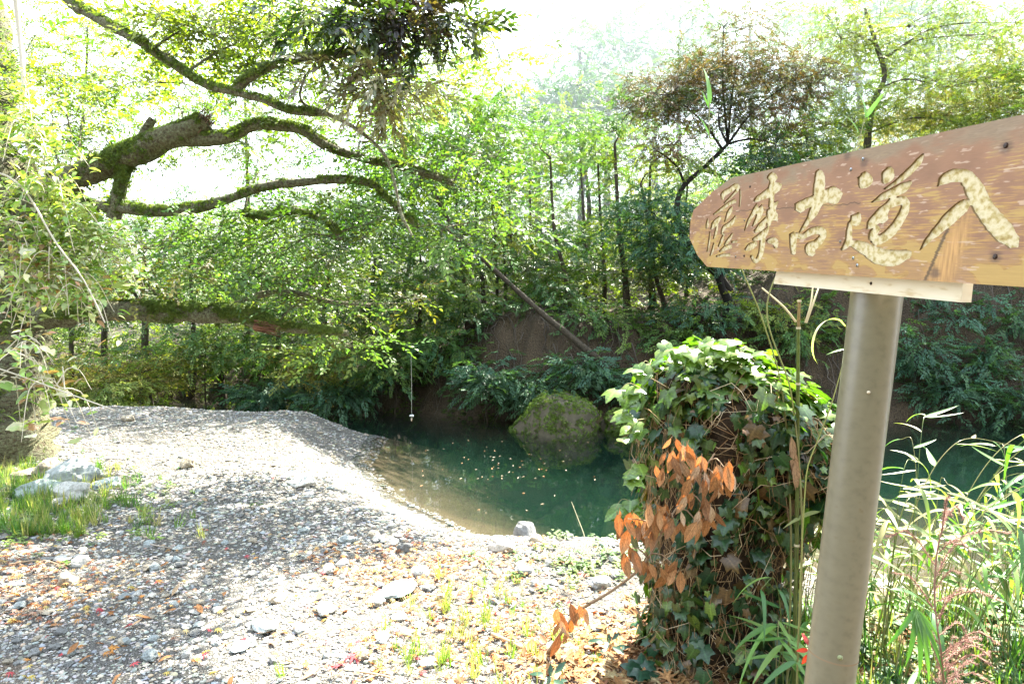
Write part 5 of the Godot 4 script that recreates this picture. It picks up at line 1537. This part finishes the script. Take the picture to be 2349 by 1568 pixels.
	for c in [[2075, 2.75, 8, 0.95, 0.25, 0.1, "arching dwarf bamboo with pale straw stems just beyond the post", dull], [2230, 2.65, 8, 0.9, 0.45, 0.1, "dwarf bamboo with long bright leaves arching over the stream", lush], [2330, 2.9, 7, 1.0, 0.35, 0.0, "tall dwarf bamboo leaning towards the sunlit water", lush],
			[1960, 2.95, 7, 0.85, 0.05, 0.1, "dwarf bamboo wedged between the stump and the post", dull], [1800, 2.55, 5, 0.6, 0.15, 0.25, "dwarf bamboo with narrow leaves in front of the ivy", lush], [2130, 2.2, 3, 0.34, -0.1, 0.3, "dwarf bamboo with a fan of broad drooping leaves behind the dead cedar sprig", lush], [2300, 2.3, 3, 0.3, 0.2, 0.1, "low dwarf bamboo under the dead cedar sprig", lush], [2150, 3.3, 8, 1.0, 0.3, 0.0, "tall dwarf bamboo on the edge above the stream, beyond the post", dull], [2260, 3.1, 9, 0.8, 0.15, 0.15, "dense dwarf bamboo with straw coloured stems behind the dead cedar sprig", dull], [2040, 3.0, 8, 0.7, 0.2, 0.1, "tangle of dry dwarf bamboo close behind the post", dull], [2000, 2.3, 3, 0.3, 0.1, 0.2, "low yellowing dwarf bamboo at the foot of the post", dull], [1880, 3.3, 6, 0.7, 0.2, 0.0, "sunlit dwarf bamboo behind the cut culm", dull]]:
		var b := at_ground((c[0] - 1174.5) / F * c[1], c[1])
		var o := thing("dwarf_bamboo", c[6], "bamboo", b, "dwarf bamboo around the post")
		for k in int(c[2]):
			var a := rr(0, TAU)
			var h: float = c[3] * rr(0.7, 1.15)
			var lean := Vector3(c[4] + 0.35 * cos(a), 0, c[5] + 0.3 * sin(a)) * h
			var p0 := b + Vector3(rr(-0.08, 0.08), -0.02, rr(-0.08, 0.08))
			var st := spline([p0, p0 + Vector3(lean.x * 0.25, h * 0.6, lean.z * 0.25), p0 + Vector3(lean.x * 0.7, h * 0.95, lean.z * 0.7), p0 + lean * 1.35 + Vector3(0, h * 0.93, 0)], 0.04)
			var mb := MB.new()
			tube(mb, st, 0.0028, 0.001, 5, 0.0, Color(0.5, 0.45, 0.24) if rng.randf() < 0.6 else Color(0.25, 0.33, 0.1))
			part("stem", mb.commit(M.gloss), o, Transform3D(Basis(), -b))
			var n := rng.randi_range(5, 8)
			for j in n:
				var i := int(lerpf(st.size() * 0.4, st.size() - 1, float(j) / (n - 1)))
				var fwd := (st[i] - st[maxi(i - 2, 0)]).normalized()
				var sd := fwd.cross(Vector3.UP).normalized() * (-1.0 if j % 2 == 0 else 1.0)
				var dir := fwd * rr(0.4, 1.0) + sd * rr(0.3, 0.9) + Vector3(0, rr(-0.7, 0.25), 0)
				blade_part(o, b, st[i], dir, Vector3(rr(-0.3, 0.3), 1, rr(-0.2, 0.5)), rr(0.13, 0.23), rng.randi() % 4, c[7][rng.randi() % 4])
	# the drooping fan of broad leaves
	var fb := ground_under(2120, 1600)
	var fan := thing("dwarf_bamboo", "dwarf bamboo shoot ending in a hand of hanging dark leaves", "bamboo", fb, "dwarf bamboo around the post")
	var fp := P(2100, 1395, 1.95)
	var mb4 := MB.new()
	tube(mb4, spline([fb, fb.lerp(fp, 0.6) + Vector3(0.05, 0.1, 0), P(2060, 1330, 1.98), fp], 0.04), 0.0028, 0.0014, 5, 0.0, Color(0.4, 0.4, 0.2))
	part("stem", mb4.commit(M.gloss), fan, Transform3D(Basis(), -fb))
	for q in [[2040, 1480], [2075, 1525], [2100, 1555], [2125, 1560], [2150, 1500], [2190, 1470], [2170, 1540]]:
		var p1 := P(q[0], q[1], 1.9)
		blade_part(fan, fb, fp, p1 - fp, Vector3(0.2, 0.6, 0.8), fp.distance_to(p1) * 1.05, 0, [g1, Color(0.1, 0.22, 0.05), g2][rng.randi() % 3])
	# dead cedar sprig
	var cb := ground_under(2170, 1640)
	var ced := thing("dead_cedar_sprig", "upright dead cedar sprig with dense purplish brown needles", "sprig", cb)
	var main := spline([cb, P(2160, 1500, 1.95), P(2145, 1380, 1.95), P(2150, 1270, 1.95), P(2165, 1200, 1.95)], 0.02)
	mb4 = MB.new()
	tube(mb4, main, 0.005, 0.002, 6, 0.2, Color(0.2, 0.11, 0.08))
	part("stem", mb4.commit(M.twig), ced, Transform3D(Basis(), -cb))
	for k in 34:
		var i := int(lerpf(main.size() * 0.3, main.size() - 1, k / 33.0))
		var side := Vector3(rr(0.1, 1.0) * (1.0 if k % 4 else -0.6), rr(0.0, 0.8), rr(-0.4, 0.5)).normalized()
		var l := rr(0.08, 0.2)
		var bs2 := spline([main[i], main[i] + side * l * 0.6 + Vector3(0, 0.02, 0), main[i] + side * l + Vector3(0, -0.05 * rr(0, 1.0), 0)], 0.006)
		mb4 = MB.new()
		tube(mb4, bs2, 0.0016, 0.0008, 4, 0.0, Color(0.22, 0.12, 0.09))
		for j in range(2, bs2.size()):
			var fwd := (bs2[j] - bs2[j - 1]).normalized()
			for q in 3:
				var nd := (fwd + rdir() * 0.75).normalized()
				tube(mb4, PackedVector3Array([bs2[j], bs2[j] + nd * 0.006, bs2[j] + nd * 0.011]), 0.0009, 0.0004, 3, 0.0, Color(0.25, 0.13, 0.1) * rr(0.7, 1.4))
		part("spray", mb4.commit(M.twig), ced, Transform3D(Basis(), -cb))

# ------------------------------------------------------------------ stones
func put_stone(u: float, v: float, px: float, kind: int, c: Color, label: String, group := "", tall := 1.0) -> void:
	var g := ground_under(u, v + px * 0.25)
	var r := px * 0.5 * (g - cam_p).length() / F
	var b := Basis(Vector3.UP, rr(0, TAU)) * Basis.from_scale(Vector3(r * rr(0.95, 1.15), r * tall, r * rr(0.75, 0.95)))
	solo("river_stone", S.stone[kind], label, "stone", Transform3D(b, Vector3(g.x, maxf(g.y, WATER - r * 0.2) + r * 0.28 * tall, g.z)), group, colored(M.stone, c))

func build_stones() -> void:
	var pale := Color(0.46, 0.45, 0.42)
	var blue := Color(0.3, 0.33, 0.33)
	var warm := Color(0.4, 0.34, 0.26)
	for s in [[160, 1085, 88, 0, blue, "large blue grey rock on top of the pile in the grass", 1.3], [108, 1075, 60, 3, warm * 0.8, "brown grey rock at the back of the pile in the grass", 1.1], [95, 1112, 84, 1, Color(0.28, 0.33, 0.3), "flat greenish rock at the side of the pile in the grass", 0.8], [165, 1130, 60, 6, pale, "pale upright rock at the front of the rock pile", 1.5], [60, 1085, 60, 5, warm * 0.7, "dark rock half hidden in the grass by the pile", 0.9], [138, 1150, 40, 4, pale * 0.9, "small pale rock at the foot of the rock pile", 1.0], [245, 1105, 52, 1, Color(0.3, 0.36, 0.36), "low bluish stone lying beside the rock pile", 0.9],
			[693, 1097, 58, 0, pale * 1.15, "long white topped stone alone on the gravel slope", 0.8], [1206, 1212, 56, 8, Color(0.24, 0.235, 0.23), "grey egg shaped stone standing in the shallows", 1.5], [1155, 1248, 58, 1, Color(0.48, 0.43, 0.37), "smooth tan boulder at the water's edge", 1.05], [602, 1428, 58, 2, Color(0.4, 0.43, 0.42), "pale flat stone bedded in the fine gravel", 1.0], [912, 1342, 78, 7, Color(0.36, 0.41, 0.4), "long flat bluish slab among fallen leaves", 0.9], [1376, 1332, 46, 6, Color(0.42, 0.42, 0.42), "pale angular stone near the ivy stump", 1.2], [745, 1392, 48, 4, pale, "rounded pale stone half buried in leaf litter", 0.8],
			[555, 1470, 48, 7, Color(0.38, 0.45, 0.5), "flat light blue stone flush with the gravel", 0.5], [430, 1062, 34, 3, warm, "brown stone standing up from the gravel bar", 1.2], [295, 958, 26, 5, warm * 1.1, "tan stone on the crest of the gravel bar", 1.2], [868, 1232, 30, 2, pale, "small white stone on the crest above the shallows", 1.1], [960, 1305, 46, 9, pale, "pale flat stone among pebbles behind the leaf litter", 0.8], [1200, 1305, 40, 4, Color(0.36, 0.36, 0.35), "grey stone in the cobbles below the water's edge", 1.0]]:
		put_stone(s[0], s[1], s[2], s[3], s[4], s[5], "", s[6])
	var looks := [["pale grey", pale, "stones"], ["blue grey", blue, "stones"], ["warm tan", warm, "stones"], ["dark grey", Color(0.2, 0.2, 0.195), "stones"]]
	var made := 0
	while made < 262:
		var v := 960.0 + 560.0 * pow(rng.randf(), 0.8)
		var u := rr(0, 1420)
		var g := ground_under(u, v)
		if g.y < WATER + 0.02 or -g.z > along(NEAR, g.x): continue
		if u < 330 and v > 1060 and v < 1220: continue
		var k := rng.randi() % 4
		var px := rr(12, 24) if rng.randf() < 0.85 else rr(24, 40)
		px *= lerpf(0.55, 1.0, smoothstep(960, 1300, v))
		var where := "on the open gravel bar" if v < 1250 else "among the fallen leaves" 
		if dist_to(NEAR, Vector2(g.x, -g.z)) < 0.8: where = "close to the water's edge"
		put_stone(u, v, px, rng.randi() % 10, looks[k][1] * [0.85, 1.0, 1.15][rng.randi() % 3], "small %s river stone lying %s" % [looks[k][0], where], "%s river stones %s" % [looks[k][0], where], rr(0.7, 1.2))
		made += 1
	# gravel too small to tell apart
	var xfs := [[], [], [], [], [], []]
	var cols := [[], [], [], [], [], []]
	var count := 0
	for k in 145000:
		var d := 2.1 + 9.2 * pow(rng.randf(), 1.25)
		var x := rr(-1.0, 0.8) * d
		var bank := along(NEAR, x)
		var dn := dist_to(NEAR, Vector2(x, d)) if absf(d - bank) < 4.0 else 4.0
		if d > bank and dn > 0.12: continue
		if x > 0.6 and d < 4.2 and rng.randf() < 0.6: continue
		var big := pow(rng.randf(), 3.5)
		var coarse := smoothstep(2.8, 6.5, d) * (0.6 + 0.6 * (fn.get_noise_2d(x * 30, d * 30) + 0.4))
		var r := lerpf(0.0036, 0.013, big) * lerpf(1.0, 1.9, clampf(coarse, 0, 1))
		var p := Vector3(x, ground(x, -d) + r * 0.12, -d)
		var m := rng.randi() % 6
		xfs[m].append(Transform3D(Basis(Vector3.UP, rr(0, TAU)) * Basis(Vector3.RIGHT, rr(-0.5, 0.5)) * Basis.from_scale(Vector3(r * rr(0.9, 1.6), r * rr(0.7, 1.2), r)), p))
		var c: Color = [Color(0.34, 0.335, 0.32), Color(0.26, 0.265, 0.265), Color(0.38, 0.375, 0.355), Color(0.34, 0.3, 0.25), Color(0.22, 0.22, 0.215), Color(0.29, 0.31, 0.31)][rng.randi() % 6]
		cols[m].append(jitter(c * Color(0.84, 0.8, 0.74), 0.2))
	var h := Node3D.new()
	h.name = "gravel"
	add_child(h)
	tag(h, "loose grey river gravel covering the bank", "gravel", "", "stuff")
	for m in 6: many("pebbles", S.pebble[m], xfs[m], cols[m], h)

# ------------------------------------------------------------------ grass, weeds, leaf litter
func scatter(called: String, label: String, category: String, meshes: Array, n: int, pick: Callable, size: Callable, cols: Array, flat := false) -> void:
	var xfs := []
	var cs := []
	for m in meshes:
		xfs.append([])
		cs.append([])
	for k in n:
		var uv: Vector2 = pick.call()
		var g := ground_under(uv.x, uv.y)
		if g.y < WATER + 0.01: continue
		var s: float = size.call()
		var m := rng.randi() % meshes.size()
		var b := Basis(Vector3.UP, rr(0, TAU)) * Basis(Vector3.RIGHT, rr(-0.3, 0.3) if not flat else rr(-0.5, 0.5)) * Basis(Vector3.BACK, rr(-0.35, 0.35) if flat else 0.0)
		xfs[m].append(Transform3D(b.scaled(Vector3.ONE * s), g + Vector3(0, rr(0.006, 0.03) if flat else 0.0, 0)))
		cs[m].append(jitter(cols[rng.randi() % cols.size()], 0.25))
	if meshes.size() == 1:
		var o := many(called, meshes[0], xfs[0], cs[0], self)
		tag(o, label, category, "", "stuff")
		return
	var h := Node3D.new()
	h.name = called
	add_child(h)
	tag(h, label, category, "", "stuff")
	for m in meshes.size(): many(category.replace(" ", "_"), meshes[m], xfs[m], cs[m], h)

func build_ground_cover() -> void:
	var fresh := [Color(0.14, 0.24, 0.05), Color(0.2, 0.28, 0.07), Color(0.11, 0.2, 0.07)]
	var straw := [Color(0.4, 0.36, 0.16), Color(0.26, 0.32, 0.09), Color(0.5, 0.42, 0.22)]
	scatter("grass_patch", "lush green grass round the rock pile", "grass", S.tuft, 300, func(): return Vector2(absf(rng.randfn()) * 160 - 10, rr(1075, 1235)), func(): return rr(0.3, 0.8), fresh + straw)
	scatter("dry_grass", "thin yellow grass growing through the leaf litter", "grass", S.tuft, 75, func(): return Vector2(1120 + rng.randfn() * 130, 1460 + rng.randfn() * 75), func(): return rr(0.25, 0.6), straw + [fresh[1]])
	scatter("shore_weeds", "low green weeds at the water's edge behind the stump", "weeds", S.weed, 90, func(): return Vector2(1340 + rng.randfn() * 90, 1285 + rng.randfn() * 40), func(): return rr(0.35, 0.9), [Color(0.09, 0.16, 0.05), Color(0.14, 0.2, 0.06)])
	scatter("post_weeds", "mixed green weeds and seedlings round the foot of the post", "weeds", S.weed + S.weed + S.weed + [S.tuft[0]], 520, func(): return Vector2(rr(1780, 2420), rr(1380, 1680)), func(): return rr(0.5, 1.2), [Color(0.1, 0.18, 0.05), Color(0.07, 0.14, 0.05), Color(0.16, 0.24, 0.06), Color(0.05, 0.11, 0.05), Color(0.3, 0.26, 0.13)])
	scatter("patch_weeds", "small weeds edging the grass by the rock pile", "weeds", S.weed, 200, func(): return Vector2(absf(rng.randfn()) * 200, 1150 + rng.randfn() * 50), func(): return rr(0.4, 0.9), fresh)
	var brown := [Color(0.36, 0.19, 0.08), Color(0.44, 0.26, 0.12), Color(0.28, 0.14, 0.07), Color(0.5, 0.36, 0.2)]
	var maple := [Color(0.42, 0.2, 0.08), Color(0.46, 0.28, 0.12), Color(0.38, 0.16, 0.1), Color(0.48, 0.38, 0.17), Color(0.42, 0.26, 0.17), Color(0.46, 0.34, 0.24)]
	var band := func() -> Vector2:
		var k := rng.randi() % 4
		if k == 0: return Vector2(absf(rng.randfn()) * 200 - 20, 1330 + rng.randfn() * 60)
		if k == 1: return Vector2(980 + rng.randfn() * 160, 1290 + rng.randfn() * 30)
		return Vector2(1120 + rng.randfn() * 190, 1440 + rng.randfn() * 90)
	scatter("maple_litter", "thin carpet of small orange maple leaves on the gravel", "leaf litter", S.maple_leaf, 2600, band, func(): return rr(0.016, 0.032), maple, true)
	scatter("brown_litter", "brown leaf litter heaped round the foot of the stump", "leaf litter", S.oval_leaf + S.maple_leaf, 2600, func(): return Vector2(1560 + rng.randfn() * 180, 1530 + rng.randfn() * 60) if rng.randf() < 0.8 else Vector2(rr(1850, 2400), rr(1420, 1640)), func(): return rr(0.03, 0.075), brown, true)
	# single leaves that can be picked out
	var kinds := [["scarlet maple leaf", Color(0.55, 0.09, 0.11), 0], ["orange maple leaf", Color(0.55, 0.26, 0.07), 0], ["yellow maple leaf", Color(0.6, 0.48, 0.12), 0], ["brown oval leaf", Color(0.38, 0.19, 0.08), 1], ["pale tan oval leaf", Color(0.52, 0.38, 0.24), 1]]
	for q in [[810, 1503, 64, 0], [782, 1532, 56, 0], [250, 1490, 40, 1], [130, 1440, 60, 3], [190, 1385, 44, 3], [860, 1310, 36, 2], [1410, 1430, 46, 1], [1640, 1560, 50, 1], [870, 1545, 44, 1]]:
		var g := ground_under(q[0], q[1])
		var s: float = q[2] * (g - cam_p).length() / F * 0.55
		var k: Array = kinds[q[3]]
		solo("fallen_leaf", S.maple_leaf[0] if k[2] == 0 else S.oval_leaf[0], "large %s lying flat on the gravel" % k[0], "leaf", Transform3D(Basis(Vector3.UP, rr(0, TAU)) * Basis(Vector3.RIGHT, 0.15) * Basis.from_scale(Vector3.ONE * s), g + Vector3(0, 0.014, 0)), "large single fallen leaves", colored(M.dry, k[1]))
	for n in 240:
		var near_stump := n % 3 == 0
		var uv := Vector2(rr(1230, 1850), rr(1440, 1575)) if near_stump else (Vector2(rr(0, 1350), 1560 - absf(rng.randfn()) * 150))
		var g := ground_under(uv.x, uv.y)
		if g.y < WATER + 0.05: continue
		var i := rng.randi() % 5
		if near_stump: i = 3 + rng.randi() % 2 if rng.randf() < 0.8 else 1
		var k: Array = kinds[i]
		var s := rr(0.022, 0.036) if k[2] == 0 else rr(0.05, 0.085)
		var where := "at the foot of the ivy stump" if near_stump else "on the gravel path"
		solo("fallen_leaf", S.maple_leaf[rng.randi() % 3] if k[2] == 0 else S.oval_leaf[rng.randi() % 4], "small %s fallen %s" % [k[0], where] if k[2] == 0 else "dry %s fallen %s" % [k[0], where], "leaf",
			Transform3D(Basis(Vector3.UP, rr(0, TAU)) * Basis(Vector3.RIGHT, rr(-0.35, 0.35)) * Basis(Vector3.BACK, rr(-0.3, 0.3)) * Basis.from_scale(Vector3.ONE * s), g + Vector3(0, rr(0.012, 0.024), 0)), "%s fallen %s" % [k[0], where], colored(M.dry, k[1]))
	# leaves drifting on the pool
	for n in 80:
		var u := 1150 + rng.randfn() * 130
		var v := rr(1008, 1100) if n % 5 else rr(1090, 1180)
		var dir := P(u, v, 1.0) - cam_p
		var p := cam_p + dir * ((WATER - cam_p.y) / dir.y)
		if -p.z > along(FAR, p.x) - 0.3 or -p.z < along(NEAR, p.x) + 0.2: continue
		solo("floating_leaf", S.oval_leaf[n % 2], "pale leaf floating on the dark pool", "leaf", Transform3D(Basis(Vector3.UP, rr(0, TAU)) * Basis.from_scale(Vector3.ONE * rr(0.02, 0.04)), p + Vector3(0, 0.006, 0)), "pale leaves drifting on the pool", colored(M.dry, [Color(0.6, 0.52, 0.38), Color(0.55, 0.34, 0.18), Color(0.65, 0.6, 0.5)][n % 3]))

func build_small_things() -> void:
	# fishing line with its float, hung from a branch over the pool
	var top := P(943, 835, 9.6)
	var low := P(944, 948, 9.6)
	var t := thing("hanging_line", "pale cord with a small white float hanging over the pool", "cord", low)
	var mb := MB.new()
	tube(mb, PackedVector3Array([Vector3.ZERO, (top - low) * 0.5 + Vector3(0.004, 0, 0), top - low, (top - low) * 1.25]), 0.002, 0.002, 5, 0.0, Color(0.4, 0.4, 0.34))
	part("cord", mb.commit(M.twig), t)
	part("float", S.stone[1], t, Transform3D(Basis.from_scale(Vector3(0.03, 0.03, 0.022)), Vector3(0, -0.03, 0)), false, colored(M.pebble, Color(0.5, 0.52, 0.5)))
	part("tail", S.oval_leaf[0], t, Transform3D(Basis(Vector3.RIGHT, 1.2).scaled(Vector3.ONE * 0.06), Vector3(0, -0.05, 0)), false, colored(M.dry, Color(0.6, 0.6, 0.55)))
	# sticks
	for s in [[[[1128, 1462], [1170, 1480], [1215, 1503]], 0.009, Color(0.36, 0.24, 0.13), "short thick stick lying in the grass near the stump"], [[[1230, 1500], [1330, 1510], [1420, 1525]], 0.005, Color(0.25, 0.15, 0.09), "thin dark twig among brown leaves by the stump"], [[[815, 1545], [860, 1552], [910, 1562]], 0.005, Color(0.4, 0.28, 0.17), "thin tan twig beside the scarlet maple leaves"], [[[20, 1300], [90, 1290], [150, 1305]], 0.006, Color(0.3, 0.21, 0.13), "dry stick lying below the grass patch"], [[[330, 1250], [400, 1262], [450, 1258]], 0.005, Color(0.3, 0.25, 0.2), "grey twig at the edge of the grass patch"]]:
		var pts := []
		for q in s[0]: pts.append(ground_under(q[0], q[1]) + Vector3(0, s[1] * 1.1 + 0.008, 0))
		mb = MB.new()
		var base: Vector3 = pts[0]
		tube(mb, spline(pts, 0.03), s[1], s[1] * 0.7, 7, 0.3, s[2])
		for k in mb.v.size(): mb.v[k] -= base
		solo("stick", mb.commit(M.twig), s[3], "stick", Transform3D(Basis(), base))
	# a lone dry stalk at the water's edge
	mb = MB.new()
	var f := ground_under(1372, 1335)
	tube(mb, PackedVector3Array([Vector3(0, -0.02, 0), P(1338, 1220, 4.0) - f, P(1311, 1150, 4.0) - f]), 0.0035, 0.0015, 5, 0.0, Color(0.6, 0.55, 0.35))
	solo("dry_stalk", mb.commit(M.twig), "single straw coloured grass stalk slanting over the shallows", "grass stalk", Transform3D(Basis(), f))
	# a red leaf caught behind the post
	mb = MB.new()
	var p := P(1856, 1480, 1.85)
	var rl := thing("red_plant", "small plant with curled dark red leaves tucked behind the post", "plant", Vector3(p.x, ground(p.x, p.z), p.z))
	var q0 := p - rl.position
	tube(mb, PackedVector3Array([Vector3(0, -0.02, 0), q0 * 0.5 + Vector3(0.01, 0, 0), q0]), 0.002, 0.0012, 5, 0.0, Color(0.2, 0.12, 0.06))
	part("stem", mb.commit(M.twig), rl)
	for k in 4: part("red_leaf", S.oval_leaf[1], rl, face(Vector3(rr(-0.6, 0.3), 0.5, 1), Vector3(rr(-0.6, 0.6), 0.5 - k * 0.4, 0.3), q0 - Vector3(0, 0.012 * k, 0), 0.035), false, colored(M.gloss, Color(0.4, 0.03, 0.03)))
	# seedlings in front of the stump
	for q in [[1580, 1500, "pale green sprout with three leaves in front of the stump"], [1260, 1545, "blue green broad leaved seedling among brown leaves"], [1480, 1530, "glossy ivy runner creeping over brown litter"], [1690, 1470, "dark ivy runner at the shaded foot of the stump"], [1400, 1470, "small periwinkle seedling by the dead branch"]]:
		var g := ground_under(q[0], q[1] + 30)
		var sd := thing("seedling", q[2], "seedling", g)
		mb = MB.new()
		var tip := Vector3(rr(-0.02, 0.02), rr(0.05, 0.1), rr(-0.02, 0.02))
		tube(mb, PackedVector3Array([Vector3(0, -0.02, 0), tip * 0.5 + Vector3(0.01, 0, 0), tip]), 0.002, 0.0012, 5, 0.0, Color(0.2, 0.25, 0.08))
		part("stem", mb.commit(M.twig), sd)
		for k in 7:
			var a := k * 2.4
			part("leaf", S.oval_leaf[k % 3] if q[2].contains("seedling") or q[2].contains("sprout") else S.ivy_leaf[k % 2], sd, face(Vector3(-cos(a) * 0.3, 1, -sin(a) * 0.3 + 0.4), Vector3(cos(a), 0.2, sin(a)), tip * (0.3 + 0.1 * k) + Vector3(cos(a), 0, sin(a)) * 0.02, rr(0.045, 0.08)), false, colored(M.gloss, [Color(0.24, 0.36, 0.08), Color(0.05, 0.13, 0.08), Color(0.03, 0.09, 0.05)][0 if q[2].contains("pale") else (1 if q[2].contains("blue") else 2)]))
